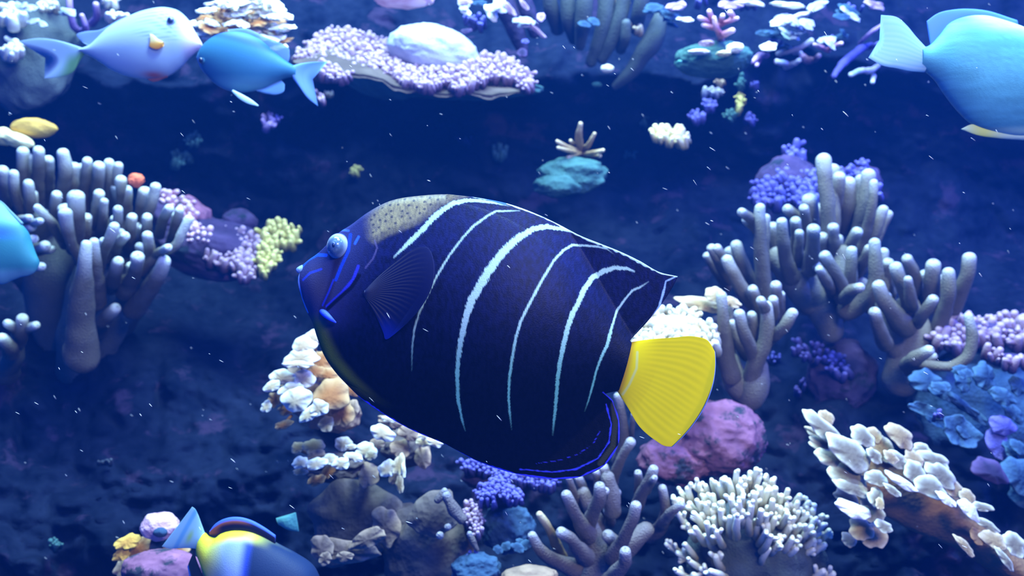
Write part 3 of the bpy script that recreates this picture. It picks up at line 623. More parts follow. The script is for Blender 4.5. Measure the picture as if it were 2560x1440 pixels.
# left finger coral
c = thing('finger_coral', 'big beige finger coral with many pale tipped upright fingers, left of the picture', 'coral', P(230, 900, 1.36))
mass(c, R4, [[(450, 840, 55), (440, 950, 85), (430, 1100, 105), (430, 1300, 110), (420, 1500, 110)], [(610, 860, 60), (640, 980, 85), (570, 1150, 90), (500, 1350, 100)],
             [(280, 700, 90), (260, 850, 110), (250, 1000, 105), (330, 1250, 95)], [(90, 600, 60), (100, 720, 80), (180, 900, 90)], [(820, 860, 52), (740, 980, 62), (640, 1120, 70)],
             [(640, 620, 80), (620, 760, 80), (600, 900, 80)], [(400, 560, 50), (380, 660, 70), (340, 800, 90)], [(225, 560, 50), (210, 620, 66), (200, 700, 90)]], 1.46, M['leatherM'], 'trunk', 3, sink=.12)
LF = [
 (.10, [(120, 212, 30), (120, 330, 31), (110, 480, 34)]), (.10, [(205, 207, 29), (205, 300, 30), (200, 500, 33)]), (.05, [(335, 222, 32), (347, 300, 34), (330, 420, 33), (290, 560, 33)]),
 (.11, [(258, 255, 26), (260, 330, 27), (250, 480, 30)]), (.1, [(395, 290, 25), (388, 400, 28), (380, 470, 30)]), (.08, [(462, 262, 27), (455, 350, 28), (440, 520, 32)]),
 (.08, [(525, 290, 31), (520, 380, 32), (505, 500, 34)]), (.07, [(578, 270, 26), (585, 380, 28), (560, 560, 32)]), (.09, [(628, 285, 23), (612, 400, 25), (590, 540, 30)]),
 (.06, [(640, 362, 28), (645, 440, 29), (640, 560, 32)]), (.06, [(675, 412, 25), (672, 500, 27), (660, 640, 32)]), (.06, [(15, 312, 31), (25, 400, 31), (30, 540, 34)]),
 (.05, [(72, 328, 25), (75, 400, 26), (100, 490, 28), (150, 545, 30)]), (.02, [(825, 398, 27), (803, 480, 28), (768, 580, 29), (730, 700, 32)]), (.06, [(765, 425, 32), (750, 520, 33), (735, 640, 36)]),
 (.0, [(895, 512, 25), (870, 560, 26), (845, 650, 28)]), (.03, [(950, 522, 24), (932, 600, 26), (905, 690, 28)]),
 (-.04, [(1000, 567, 23), (962, 640, 24), (938, 700, 25), (885, 735, 27), (800, 790, 29), (735, 850, 29), (660, 890, 28), (575, 918, 26)]), (-.05, [(890, 718, 21), (850, 740, 23), (790, 790, 26)]),
 (-.03, [(870, 792, 36), (845, 850, 40), (790, 940, 46), (710, 1050, 54)]), (-.01, [(402, 455, 44), (406, 540, 42), (400, 640, 42), (395, 720, 44)]),
 (-.03, [(200, 507, 22), (250, 560, 25), (300, 630, 27), (345, 700, 30)]), (-.05, [(345, 540, 36), (355, 600, 32), (377, 690, 28), (410, 760, 27), (440, 820, 28)]), (.02, [(525, 435, 28), (512, 520, 29), (485, 620, 30)]),
 (.0, [(551, 475, 21), (547, 570, 23), (530, 660, 26)]), (-.02, [(625, 517, 25), (622, 590, 26), (610, 660, 28)]), (-.06, [(605, 608, 28), (577, 680, 28), (542, 760, 28), (500, 830, 30)]),
 (-.03, [(662, 657, 26), (622, 700, 27), (598, 760, 29)]), (.0, [(780, 560, 26), (776, 620, 28), (765, 700, 30)]), (-.03, [(780, 655, 28), (790, 720, 29), (768, 800, 32)]),
 (-.08, [(456, 702, 26), (450, 800, 34), (440, 900, 50), (430, 1060, 70), (430, 1300, 88)]), (-.09, [(498, 688, 24), (500, 760, 30), (500, 870, 46), (500, 1000, 60)]), (-.05, [(546, 682, 19), (540, 760, 24), (520, 850, 30)]),
 (-.04, [(625, 792, 29), (610, 850, 34), (585, 930, 42)]), (-.04, [(730, 770, 34), (720, 830, 36), (660, 960, 46)]), (-.03, [(155, 560, 21), (110, 570, 24), (60, 590, 26)]), (-.03, [(212, 578, 19), (170, 590, 22), (90, 620, 26)]),
 (-.02, [(180, 672, 24), (140, 680, 26), (80, 700, 30)]), (-.03, [(240, 710, 27), (200, 720, 28), (120, 750, 32)]), (-.03, [(220, 818, 23), (170, 822, 26), (90, 830, 30)]), (-.02, [(170, 610, 22), (120, 625, 25), (60, 640, 28)]),
 (.0, [(610, 1040, 30), (560, 1090, 36), (520, 1160, 44)]), (.02, [(700, 560, 26), (690, 640, 28), (680, 720, 32)]), (.03, [(460, 560, 26), (455, 640, 28), (440, 720, 32)]), (.04, [(150, 380, 26), (160, 480, 30), (170, 560, 34)]), (.04, [(300, 440, 26), (290, 520, 30), (280, 620, 34)])]
strokes(c, R4, LF, 1.33, M['leatherL'], seed=11, spread=.04, tiplen=.30, back=.75, deep=.10)
c = thing('finger_coral', 'small finger coral stub with three knobs low at the left edge', 'coral', P(40, 920, 1.36))
mass(c, R4, [[(105, 1160, 34), (80, 1260, 46), (40, 1380, 60), (30, 1500, 70)]], 1.38, M['leatherM'], 'trunk', 8, sink=.2)
strokes(c, R4, [[(118, 1095, 30), (115, 1150, 32), (100, 1220, 36)], [(190, 1128, 22), (150, 1145, 26), (110, 1180, 30)], [(40, 1120, 24), (70, 1140, 26), (100, 1180, 30)], [(10, 1200, 30), (40, 1230, 34), (60, 1280, 40)]], 1.32, M['leatherL'], seed=5, spread=.02)

# right finger coral
c = thing('finger_coral', 'tall finger coral with thick upright fingers, behind the yellow tail to the right', 'coral', P(2030, 800, 1.32))
mass(c, R7, [[(700, 600, 70), (720, 700, 85), (780, 820, 75), (820, 920, 60)], [(560, 560, 50), (640, 680, 60), (720, 780, 70)], [(960, 700, 45), (900, 760, 60), (820, 840, 60)], [(880, 540, 40), (880, 600, 60), (860, 700, 80)]], 1.36, M['leather'], 'trunk', 21)
RF = [(.03, [(785, 97, 36), (792, 200, 35), (806, 320, 35), (810, 420, 36), (800, 520, 40), (770, 640, 50)]), (.08, [(905, 208, 35), (900, 300, 40), (890, 420, 45)]), (.09, [(1000, 168, 32), (988, 280, 34), (960, 400, 34), (930, 540, 36)]),
 (.04, [(1026, 207, 20), (1020, 300, 22), (1000, 400, 25), (960, 520, 28)]), (.05, [(1070, 338, 27), (1040, 420, 27), (1010, 510, 28), (960, 620, 32)]),
 (-.04, [(480, 327, 25), (480, 420, 28), (482, 520, 32), (492, 640, 36), (510, 760, 38)]), (-.05, [(392, 347, 22), (425, 372, 24), (470, 410, 26)]), (-.02, [(247, 522, 24), (285, 590, 28), (330, 670, 30)]), (-.05, [(275, 520, 22), (300, 560, 22), (330, 600, 24)]),
 (-.07, [(320, 577, 28), (350, 640, 32), (390, 710, 34), (440, 780, 36), (520, 840, 38)]), (.02, [(366, 507, 29), (390, 580, 32), (425, 660, 34), (460, 740, 36)]), (-.02, [(585, 397, 27), (590, 470, 30), (602, 560, 33), (630, 660, 42)]),
 (.0, [(650, 392, 26), (655, 450, 28), (650, 540, 32)]), (.05, [(612, 332, 25), (645, 360, 26), (670, 420, 28)]), (.07, [(715, 292, 38), (722, 360, 40), (720, 460, 42)]), (-.03, [(735, 432, 31), (735, 500, 34), (720, 620, 40)]), (.03, [(690, 330, 24), (700, 380, 26), (690, 450, 30)]),
 (-.01, [(668, 447, 20), (665, 520, 24), (670, 600, 30)]), (.02, [(830, 424, 27), (835, 500, 29), (820, 600, 32)]), (-.06, [(792, 558, 28), (830, 620, 29), (872, 695, 31), (880, 760, 36)]), (-.08, [(765, 622, 21), (795, 675, 26), (820, 720, 28)]),
 (.02, [(945, 442, 26), (920, 490, 27), (890, 560, 30)]), (-.02, [(920, 532, 25), (916, 620, 28), (905, 700, 32), (880, 770, 42)]), (-.03, [(1030, 497, 29), (1036, 600, 32), (1036, 690, 38), (990, 760, 40), (900, 820, 50)]), (.03, [(1000, 520, 20), (975, 580, 22), (950, 640, 26)]),
 (.06, [(860, 180, 30), (850, 260, 32), (850, 360, 36)]), (.06, [(540, 420, 28), (545, 500, 34), (560, 600, 40)]), (-.09, [(960, 708, 22), (930, 720, 28), (890, 760, 34)])]
strokes(c, R7, RF, 1.30, M['leather'], seed=22, spread=.03, tiplen=.22, back=.7)
c = thing('finger_coral', 'finger coral whose long curved arm bends up like a hook, right of the tall one', 'coral', P(2270, 900, 1.32))
mass(c, R7, [[(1190, 800, 60), (1200, 900, 85), (1180, 1050, 85), (1160, 1150, 90)], [(1080, 800, 50), (1120, 900, 60), (1150, 1000, 70)], [(1330, 850, 50), (1280, 930, 60), (1200, 1000, 60)]], 1.34, M['leather'], 'trunk', 31)
strokes(c, R7, [(.05, [(1095, 592, 27), (1085, 650, 28), (1100, 740, 34)]), (-.02, [(1130, 612, 29), (1160, 690, 33), (1192, 760, 38), (1200, 860, 50)]), (.04, [(1186, 572, 26), (1215, 630, 30), (1230, 720, 34)]), (.04, [(1310, 603, 35), (1306, 680, 38), (1300, 780, 40)]),
 (.0, [(1385, 638, 29), (1386, 720, 31), (1370, 800, 34), (1340, 900, 38)]), (.02, [(1485, 568, 31), (1476, 640, 34), (1450, 720, 34), (1410, 810, 36)]), (-.05, [(1310, 768, 27), (1275, 820, 28), (1235, 880, 32)]), (-.03, [(1050, 700, 30), (1075, 770, 36), (1130, 840, 42), (1180, 900, 50)]),
 (-.06, [(1480, 848, 22), (1497, 940, 27), (1478, 1035, 28), (1400, 1085, 25), (1300, 1080, 25), (1220, 1060, 32)]), (-.05, [(1030, 830, 30), (1050, 900, 34), (1080, 980, 40)]), (-.05, [(1190, 670, 20), (1200, 740, 26), (1210, 800, 30)]), (-.08, [(1290, 1010, 26), (1240, 1040, 34), (1190, 1080, 40)])], 1.27, M['leather'], seed=33, spread=.02, tiplen=.22, back=.6)
c = thing('finger_coral', 'low finger coral with forked stubby fingers, just right of the yellow tail tip', 'coral', P(1860, 980, 1.22))
mass(c, R7, [[(330, 1060, 50), (360, 1150, 60), (420, 1230, 70)], [(470, 1090, 48), (460, 1170, 60), (430, 1240, 66)], [(310, 980, 40), (330, 1080, 50)]], 1.24, M['leather'], 'trunk', 41)
strokes(c, R7, [[(296, 748, 24), (300, 830, 27), (310, 920, 32), (312, 1010, 42), (340, 1130, 50)], [(380, 838, 29), (400, 920, 31), (430, 990, 32), (470, 1070, 38)], (.05, [(445, 718, 25), (468, 790, 27), (470, 870, 30)]), [(512, 800, 30), (516, 880, 32), (500, 980, 36), (455, 1080, 42), (450, 1180, 56)],
 [(484, 772, 24), (505, 810, 26), (512, 870, 28)], [(543, 768, 25), (548, 820, 26), (530, 900, 28)], (.05, [(555, 702, 28), (562, 760, 29), (555, 840, 30)]), [(635, 832, 27), (600, 890, 29), (560, 930, 29), (515, 965, 32)], (.03, [(440, 842, 24), (450, 930, 27), (470, 1010, 30)]), (.03, [(265, 860, 20), (290, 920, 24), (310, 980, 28)])], 1.18, M['leather'], seed=44, spread=.02, tiplen=.22, back=.4)

# bottom centre lavender finger coral
c = thing('finger_coral', 'lavender finger coral with thick forked arms, below the yellow tail', 'coral', P(1490, 1400, 1.05))
mass(c, B3, [[(560, 1020, 90), (600, 1180, 110), (620, 1350, 130), (620, 1560, 150)], [(720, 640, 60), (740, 760, 70), (760, 900, 80)], [(520, 760, 55), (580, 900, 60), (620, 1050, 80)], [(1040, 1060, 60), (930, 1150, 80), (800, 1280, 100)]], 1.08, M['lav'], 'trunk', 51)
strokes(c, B3, [(.05, [(905, 345, 42), (855, 430, 38), (795, 560, 40), (750, 690, 48)]), (.05, [(880, 380, 30), (850, 420, 32), (820, 480, 34)]), (-.04, [(380, 780, 46), (430, 880, 50), (490, 1000, 58), (560, 1100, 80)]), (-.03, [(652, 712, 48), (650, 790, 56), (602, 900, 56), (560, 1040, 64)]),
 (-.02, [(700, 745, 32), (680, 790, 38), (650, 850, 44)]), (-.01, [(1092, 570, 42), (1062, 650, 50), (1002, 750, 50), (960, 870, 54)]), (-.02, [(1100, 640, 28), (1070, 680, 34), (1030, 740, 40)]), (.03, [(965, 600, 32), (972, 680, 36), (970, 760, 40)]),
 (-.04, [(948, 868, 46), (932, 950, 48), (882, 1060, 50), (832, 1170, 58), (760, 1290, 76)]), (.0, [(1165, 725, 38), (1182, 820, 42), (1192, 920, 48), (1150, 1040, 58), (1060, 1110, 62)]), (-.03, [(1320, 860, 32), (1260, 900, 38), (1200, 960, 42), (1160, 1030, 50)]),
 (-.07, [(862, 1245, 48), (862, 1310, 55), (800, 1400, 62), (720, 1500, 80)]), (-.04, [(340, 1085, 48), (410, 1135, 50), (470, 1210, 62), (540, 1290, 84)]), (-.05, [(98, 1112, 38), (140, 1190, 44), (200, 1260, 52), (300, 1320, 60), (440, 1380, 80)]),
 (.02, [(720, 1110, 52), (770, 1160, 56), (780, 1230, 60)]), (.06, [(712, 905, 34), (732, 950, 38), (740, 1010, 42)]), (.07, [(480, 640, 38), (520, 740, 44), (560, 850, 50)]), (.07, [(680, 560, 50), (700, 640, 60), (720, 740, 66)]), (.07, [(790, 760, 38), (770, 820, 42), (750, 900, 50)]),
 (.10, [(800, -30, 36), (838, 150, 38), (846, 320, 46), (800, 500, 50)]), (.09, [(925, 120, 20), (918, 220, 22), (900, 320, 26)]), (.04, [(400, 640, 30), (430, 740, 34), (480, 850, 40)]), (.05, [(620, 590, 32), (640, 660, 38), (650, 740, 44)])], 1.04, M['lav'], seed=55, spread=.02, tiplen=.2)
c2_ = thing('finger_coral', 'olive single finger standing left of the lavender finger coral', 'coral', P(1370, 1330, 1.02))
strokes(c2_, B3, [[(160, 935, 28), (205, 1000, 33), (250, 1080, 36), (290, 1170, 42), (340, 1280, 50)]], 1.02, M['tan'], seed=2)

# white branching coral, bottom right of centre
wc = thing('branching_coral', 'cream white coral bush of many short blunt branchlets at the bottom edge', 'coral', P(1870, 1440, 1.0))
mb = MB(); blob(mb, 1890, 1395, 165, 150, 1.08, 120, .2, 2.2, 5, 3); mb.link('base', M['leatherD'], wc)
poly = B3.pts([(1240, 800), (1330, 710), (1430, 660), (1560, 640), (1650, 560), (1760, 570), (1880, 560), (1990, 560), (2060, 630), (2150, 680), (2300, 780), (2400, 860), (2480, 940), (2540, 1080), (2530, 1220), (2350, 1250), (2200, 1230), (2050, 1260), (1980, 1200), (2000, 1080), (1900, 960), (1750, 990), (1640, 950), (1640, 1080), (1480, 1120), (1330, 1050)])
pts = scatter(poly, 88, 17.5, 5)
lower = B3.pts([(1200, 1180), (1290, 1250), (1390, 1320), (1480, 1380), (1600, 1280), (1560, 1400), (1280, 1400), (1420, 1430), (1350, 1180), (2560, 1420), (2480, 1400)])
g = np.random.default_rng(9)
for k, (x, y) in enumerate(pts + [q[:2] for q in lower]):
    ang = math.atan2(y - 1440, x - 1850); ln = g.uniform(34, 50); d0 = .98 + .0007 * abs(x - 1850) * .4 - (.00035 * (1300 - y) * -1 if y < 1300 else 0)
    dx, dy = math.cos(ang) * .55 + g.uniform(-.22, .22), math.sin(ang); dx, dy = dx / math.hypot(dx, dy), dy / math.hypot(dx, dy)
    if dy > -.3: dy = -.6
    r0 = g.uniform(7.4, 9.8); D_ = d0 + g.uniform(-.015, .015); mb = MB()
    q = np.array([(x, y), (x - dx * ln * .5 + g.uniform(-3, 3), y - dy * ln * .5), (x - dx * ln, y - dy * ln)])
    tube(mb, P(q[:, 0], q[:, 1], D_ + np.array([-.01, .0, .02])), np.array([r0 * .8, r0, r0 * 1.15]) * D_ / FPX, ring=10, seg=8, wob=.10, seed=k, tiplen=.9, cap0=True)
    for j in range(int(g.integers(1, 4))):
        a = g.uniform(-1.2, 1.2); t = g.uniform(.1, .6); bx, by = x - dx * ln * t, y - dy * ln * t
        ex, ey_ = bx + (dx * math.cos(a) - dy * math.sin(a)) * r0 * 2.0, by + (dx * math.sin(a) + dy * math.cos(a)) * r0 * 2.0
        tube(mb, P(np.array([ex, bx]), np.array([ey_, by]), D_ + np.array([-.008 + g.uniform(-.008, .008), 0])), np.array([r0 * .62, r0 * .75]) * D_ / FPX, ring=8, seg=6, wob=.06, seed=k + j, tiplen=1.2)
    mb.link('branchlet', M['cream'], wc)

def knobs(name, label, cat, poly, n, mind, r, D0, slope, mat, base_mat=None, seed=0, ln=1.6, up=(0, 1), group=None, base=None, dome=0, basename='base', jitter=.35):
    """a colony of short blunt knobs over a patch: poly in photo pixels; slope = extra depth per pixel upward"""
    xs = np.array([p[0] for p in poly]); ys = np.array([p[1] for p in poly]); cx, cy = xs.mean(), ys.mean()
    yb = ys.max(); o = thing(name, label, cat, P(cx, yb, D0), group); g = np.random.default_rng(seed)
    Df = lambda x, y: D0 + slope * (yb - y) - dome * max(0, 1 - ((x - cx) / (np.ptp(xs) / 2)) ** 2 - ((y - cy) / (np.ptp(ys) / 2)) ** 2)
    mb = MB()
    for k, (x, y) in enumerate(scatter(poly, n, mind, seed)):
        D = Df(x, y); rr = r * g.uniform(.55, 1.4); a = g.uniform(-.6, .6) + math.atan2(up[0], up[1]); L_ = rr * ln * g.uniform(.7, 1.4)
        q = np.array([(x + math.sin(a) * L_, y - math.cos(a) * L_), (x, y), (x - math.sin(a) * rr, y + math.cos(a) * rr * 1.5)])
        tube(mb, P(q[:, 0], q[:, 1], D + np.array([-.006, 0, .012])), np.array([rr * .75, rr, rr]) * D / FPX, ring=8, seg=6, wob=.12, seed=k, tiplen=.9)
        if g.uniform() < .5:
            s_ = g.choice([-1, 1]); tube(mb, P(np.array([x + s_ * rr * 1.8, x]), np.array([y - rr * g.uniform(.2, 1.2), y]), np.array([D - .004, D])), np.array([rr * .6, rr * .7]) * D / FPX, ring=7, seg=5, wob=.1, seed=k)
    mb.link('knobs', mat, o)
    if base_mat:
        mb = MB()
        if base is None: base = [(cx, cy + 6, np.ptp(xs) * .46, np.ptp(ys) * .42)]
        for i, bb in enumerate(base): blob(mb, bb[0], bb[1], bb[2], bb[3], Df(bb[0], bb[1]) + .035, (bb[2] + bb[3]) * .3, .22, 2.5, 4, seed + i, bb[4] if len(bb) > 4 else 0)
        mb.link(basename, base_mat, o)
    return o

knobs('branching_coral', 'dense cream coral cushion showing just above the yellow tail', 'coral', [(1565, 850), (1600, 800), (1650, 770), (1700, 772), (1750, 800), (1790, 825), (1795, 870), (1700, 880), (1600, 880)], 110, 12, 8.5, 1.08, .0012, M['cream'], M['tan'], 3, 1.2)
# table coral and leather dome on it
tc = knobs('table_coral', 'wide lilac table coral shelf with a knobbly top, upper centre', 'coral', [(728, 150), (770, 115), (830, 72), (900, 84), (960, 104), (1010, 130), (1080, 160), (1190, 150), (1240, 140), (1300, 165), (1335, 205), (1320, 225), (1270, 200), (1235, 195), (1210, 210), (1140, 228), (1100, 190), (1110, 215), (1070, 225), (1010, 212), (985, 190), (930, 178), (880, 168), (830, 155)], 900, 7.2, 7.2, 1.38, .0014, M['pink'], None, 4, 1.2)
mb = MB()
def plate(mb, top, bot, D0, D1, thick, n=60, m=20, seed=0):
    """a rocky shelf: its near edge follows bot, its far edge follows top"""
    t = spline(top, n); b = spline(bot, n); v = np.linspace(0, 1, m)
    px = t[:, None, 0] * (1 - v) + b[:, None, 0] * v; py = t[:, None, 1] * (1 - v) + b[:, None, 1] * v
    D = D1 * (1 - v)[None, :] + D0 * v[None, :] + 0 * px
    up_ = P(px, py, D); nz = fbm(up_ * 25, 4, seed)[..., None]
    up_ = up_ + nz * .008 * UP; lo = up_ - np.array([0, 0, 1]) * (thick * (.25 + .75 * np.sin(np.linspace(0, math.pi, n)) ** .5)[:, None, None] * (1 - .8 * v[None, :, None] ** 2)) + nz * .006 * UP
    V = np.concatenate([up_.reshape(-1, 3), lo.reshape(-1, 3)]); q1 = gridq(n, m); q2 = q1[:, ::-1] + n * m
    j = np.arange(n - 1); e = j * m + m - 1; q3 = np.stack([e, e + m, e + m + n * m, e + n * m], -1); e = j * m; q4 = np.stack([e + n * m, e + m + n * m, e + m, e], -1)
    i = np.arange(m - 1); q5 = np.stack([i, i + 1, i + 1 + n * m, i + n * m], -1); z = (n - 1) * m; q6 = np.stack([z + i + n * m, z + i + 1 + n * m, z + i + 1, z + i], -1)
    mb.add(V, np.concatenate([q1, q2, q3, q4, q5, q6]), (), np.clip(nz.ravel().repeat(1).tolist() * 2, 0, 1))
plate(mb, [(728, 145), (830, 75), (950, 100), (1080, 130), (1240, 138), (1330, 200)], [(735, 160), (830, 172), (930, 192), (1060, 232), (1180, 232), (1332, 232)], 1.40, 1.62, .032, seed=4); mb.link('shelf', M['brown'], tc)
mb = MB(); blob(mb, 1120, 213, 215, 30, 1.56, 90, .25, 2.0, 5, 12, -.05); blob(mb, 940, 208, 95, 32, 1.56, 80, .25, 2.0, 4, 14, -.3); mb.link('underside', M['tealrock'], tc)
dm = MB(); blob(dm, 1083, 130, 116, 64, 1.49, 80, .09, 1.6, 5, 21, -.22, fine=.05)
tag(dm.link('leather_coral', M['dome']), 'smooth violet white leather coral dome sitting on the lilac table coral', 'coral')
knobs('table_coral', 'small lilac coral shelf in front of the blue fish tail', 'coral', [(775, 168), (800, 160), (850, 175), (880, 195), (850, 205), (815, 195)], 34, 8, 7, 1.30, .001, M['pink'], M['brown'], 6, 1.0)

def lobes(name, label, fr, L, D0, mats, base=None, base_mat=None, seed=0, part='frond', cat='coral', spread=.03, kw=None):
    g = np.random.default_rng(seed); xs = [fr.p(l[0], l[1]) for l in L]
    cx = np.mean([a[0] for a in xs]); cy = max(a[1] for a in xs); o = thing(name, label, cat, P(cx, cy, D0))
    for i, l in enumerate(L):
        x, y = fr.p(l[0], l[1]); w, h = l[2] / fr.k, l[3] / fr.k; rot = l[4] if len(l) > 4 else 0; mk = l[5] if len(l) > 5 else 0; dd = l[6] if len(l) > 6 else g.uniform(-1, 1) * spread
        mb = MB(); k2 = dict(tilt=g.uniform(.4, .9), dome=g.uniform(.22, .42), ruf=.11, thick=.10, seed=seed * 31 + i, neck=.25); k2.update(kw or {})
        lobe(mb, x, y, w * 1.08, h * 1.08, D0 + dd, rot, **k2)
        if base is not None:      # a short stalk back into the colony
            x2, y2 = fr.p(*base[:2]); q = np.array([(x, y), (x * .75 + x2 * .25, y * .75 + y2 * .25)])
            tube(mb, P(q[:, 0], q[:, 1], D0 + dd + np.array([.008, .05])), np.array([min(w, h) * .22, min(w, h) * .18]) * D0 / FPX, ring=8, seg=5, wob=.1)
        mb.link(part, mats[mk] if isinstance(mats, (list, tuple)) else mats, o)
    if base_mat:
        mb = MB()
        for j in range((len(base) // 4)):
            b_ = base[4 * j:4 * j + 4]; x2, y2 = fr.p(b_[0], b_[1]); blob(mb, x2, y2, b_[2] / fr.k, b_[3] / fr.k, D0 + .09, (b_[2] + b_[3]) / fr.k * .35, .3, 2.2, 5, seed + j)
        mb.link('base', base_mat, o)
    return o
CUP = [M['cup'], M['orange'], M['tan'], M['brownrim']]
lobes('cup_coral', 'cream and orange cup coral with stacked rounded lobes under the fish chin', B2,
 [(415, 105, 105, 90, 0, 0, .0), (360, 145, 130, 100, 0, 0, -.01), (345, 215, 185, 95, .1, 0, -.02), (330, 250, 165, 42, 0, 0, -.03), (240, 325, 150, 80, -.1, 0, -.01), (180, 375, 95, 62, .3, 0, -.02), (360, 335, 110, 95, -.5, 0, -.02), (290, 395, 135, 80, .1, 0, -.03), (318, 455, 160, 140, 0, 0, -.05),
  (445, 500, 95, 95, 0, 0, -.06), (385, 535, 105, 75, .5, 0, -.06), (515, 425, 190, 165, -.3, 1, -.02), (575, 530, 130, 150, 0, 1, -.01), (148, 490, 60, 65, .2, 0, -.02), (195, 450, 80, 80, .7, 1, .0), (245, 592, 100, 50, .3, 1, -.02), (485, 590, 80, 90, 0, 2, -.02), (620, 385, 110, 70, -.7, 1, .03),
  (460, 235, 110, 130, -.6, 1, .02), (500, 310, 110, 70, -.3, 1, .01), (640, 500, 60, 100, .3, 3, .01), (395, 60 + 40, 60, 60, 0, 0, .02), (270, 500, 110, 70, .4, 1, .03), (420, 400, 110, 90, 0, 0, .02), (430, 290, 100, 70, -.3, 1, .01)],
 1.02, CUP, (420, 380, 160, 200, 560, 540, 110, 90), M['brownrim'], 61)
lobes('cup_coral', 'lower cup coral row of small white lobes on orange stalks', B2,
 [(325, 722, 75, 62, .2, 2, .0), (415, 718, 115, 80, -.2, 2, .0), (430, 760, 100, 50, .2, 3, -.01), (340, 805, 90, 62, .1, 0, -.03), (430, 812, 115, 62, .15, 0, -.04), (500, 788, 95, 55, .1, 0, -.03), (568, 812, 92, 66, 0, 0, -.04), (580, 700, 90, 80, 0, 0, .01), (625, 715, 60, 30, 0, 0, .0), (640, 772, 105, 42, -.3, 0, -.03), (708, 738, 115, 82, -.2, 0, -.01), (735, 765, 60, 50, 0, 2, -.02),
  (430, 905, 100, 60, .3, 1, -.01), (500, 860, 120, 60, .5, 1, .01), (340, 855, 80, 40, 0, 2, .0), (722, 880, 110, 125, 0, 3, .01)],
 1.02, CUP, (520, 830, 170, 80), M['brown'], 62)
lobes('cup_coral', 'short cup coral lobes tucked right under the fish belly', B2,
 [(800, 640, 135, 80, -.4, 0, -.03), (850, 572, 140, 66, -.2, 3, .0), (835, 560, 80, 30, -.2, 0, -.02), (1036, 652, 66, 42, 0, 0, .0), (1098, 690, 86, 52, -.3, 0, -.01), (1030, 690, 80, 50, 0, 2, .01), (950, 640, 130, 80, -.4, 3, .03), (830, 840, 100, 90, .4, 0, -.03), (893, 820, 66, 110, -.2, 2, -.03), (922, 850, 20, 80, .25, 0, -.04), (900, 930, 42, 95, .2, 2, -.01), (870, 890, 60, 90, 0, 3, .0), (770, 700, 80, 60, 0, 3, .02), (900, 730, 110, 90, -.6, 3, .03), (1030, 780, 90, 120, .3, 3, .04)],
 1.02, CUP, (930, 720, 130, 110), M['brown'], 63)
# brown plates
lobes('plate_coral', 'dull brown bowl shaped plate coral at the bottom, left of centre', B2,
 [(640, 1130, 480, 420, .1, 0, .0), (600, 1300, 330, 120, -.05, 1, -.05), (460, 1290, 120, 150, .3, 1, -.06), (820, 1160, 150, 200, .3, 1, -.03), (480, 1340, 70, 60, .2, 1, -.08), (590, 1330, 90, 50, .0, 1, -.08), (720, 1230, 200, 90, .4, 1, -.06)],
 1.05, [M['brown'], M['brownrim']], None, None, 64, kw=dict(tilt=.25, dome=.25, thick=.05, neck=0))
hc = thing('encrusting_coral', 'brown ridged coral mound with a pale peak and blue light painted on its ridge, bottom centre', 'coral', P(1090, 1440, .98))
mb = MB(); blob(mb, 1075, 1390, 115, 125, 1.05, 80, .2, 1.6, 5, 71); blob(mb, 1020, 1330, 80, 70, 1.06, 60, .2, 1.6, 5, 72); mb.link('mound', M['brown'], hc)
mb = MB(); lobe(mb, *E5.p(640, 640), 130, 105, 1.00, .45, .3, .3, .06, .1, 5, nr=12); mb.link('plate', M['brown'], hc)
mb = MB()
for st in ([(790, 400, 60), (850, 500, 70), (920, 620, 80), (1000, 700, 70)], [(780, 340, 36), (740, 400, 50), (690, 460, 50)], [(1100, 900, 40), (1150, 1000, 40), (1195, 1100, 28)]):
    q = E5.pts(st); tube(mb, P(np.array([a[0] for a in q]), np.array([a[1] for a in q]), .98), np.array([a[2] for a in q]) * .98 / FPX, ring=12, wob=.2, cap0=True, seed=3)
mb.link('blue_lit_crest', M['lav'], hc)  # lavender ridges stand in for blue light on the mound's upper surface
mb = MB()
for x, y, r in ((720, 920, 50), (820, 810, 44)): blob(mb, *E5.p(x, y), r / 5.1, r / 5.1, .975, 8, .15, 2, 3, int(r))
mb.link('polyps', M['lav'], hc)
knobs('soft_coral', 'pink and lavender tuft beside the brown mound', 'coral', E5.pts([(1010, 600), (1090, 450), (1150, 560), (1270, 700), (1260, 850), (1200, 960), (1130, 820), (1040, 760)]), 34, 6.5, 6.5, .98, .0005, M['pink'], M['rockpurple'], 7, 1.0)
knobs('soft_coral', 'blue violet coral lump against the fish anal fin, bottom centre', 'coral', E5.pts([(1180, 380), (1230, 290), (1330, 300), (1420, 140), (1500, 110), (1600, 180), (1640, 330), (1780, 380), (1760, 470), (1600, 480), (1500, 380), (1400, 380), (1320, 450), (1200, 430)]), 80, 6, 6, 1.02, .0006, M['violet'], M['rockpurple'], 8, 1.0)
mb = MB(); blob(mb, 1270, 1320, 65, 62, 1.08, 50, .28, 2.4, 5, 81); tag(mb.link('coral_rock', M['bluefol']), 'teal blue lumpy coral rock under the blue violet lump', 'rock')
mb = MB(); blob(mb, 1190, 1425, 62, 40, .98, 40, .25, 2.4, 5, 82); tag(mb.link('coral_rock', M['bluefol']), 'pale blue lumpy rock cut by the bottom edge, between brown mound and lavender coral', 'rock')
mb = MB(); blob(mb, 1325, 1440, 70, 25, .95, 40, .2, 2.4, 4, 83); tag(mb.link('coral_rock', M['brownrim']), 'low tan rock at the bottom edge left of the lavender coral', 'rock')
knobs('soft_coral', 'violet crust along the rock right under the fish belly', 'coral', [(1150, 1150), (1200, 1160), (1260, 1180), (1330, 1195), (1400, 1205), (1380, 1225), (1300, 1210), (1220, 1190), (1160, 1180)], 60, 8, 6, 1.10, .0004, M['violet'], M['rockpurple'], 9, .9)

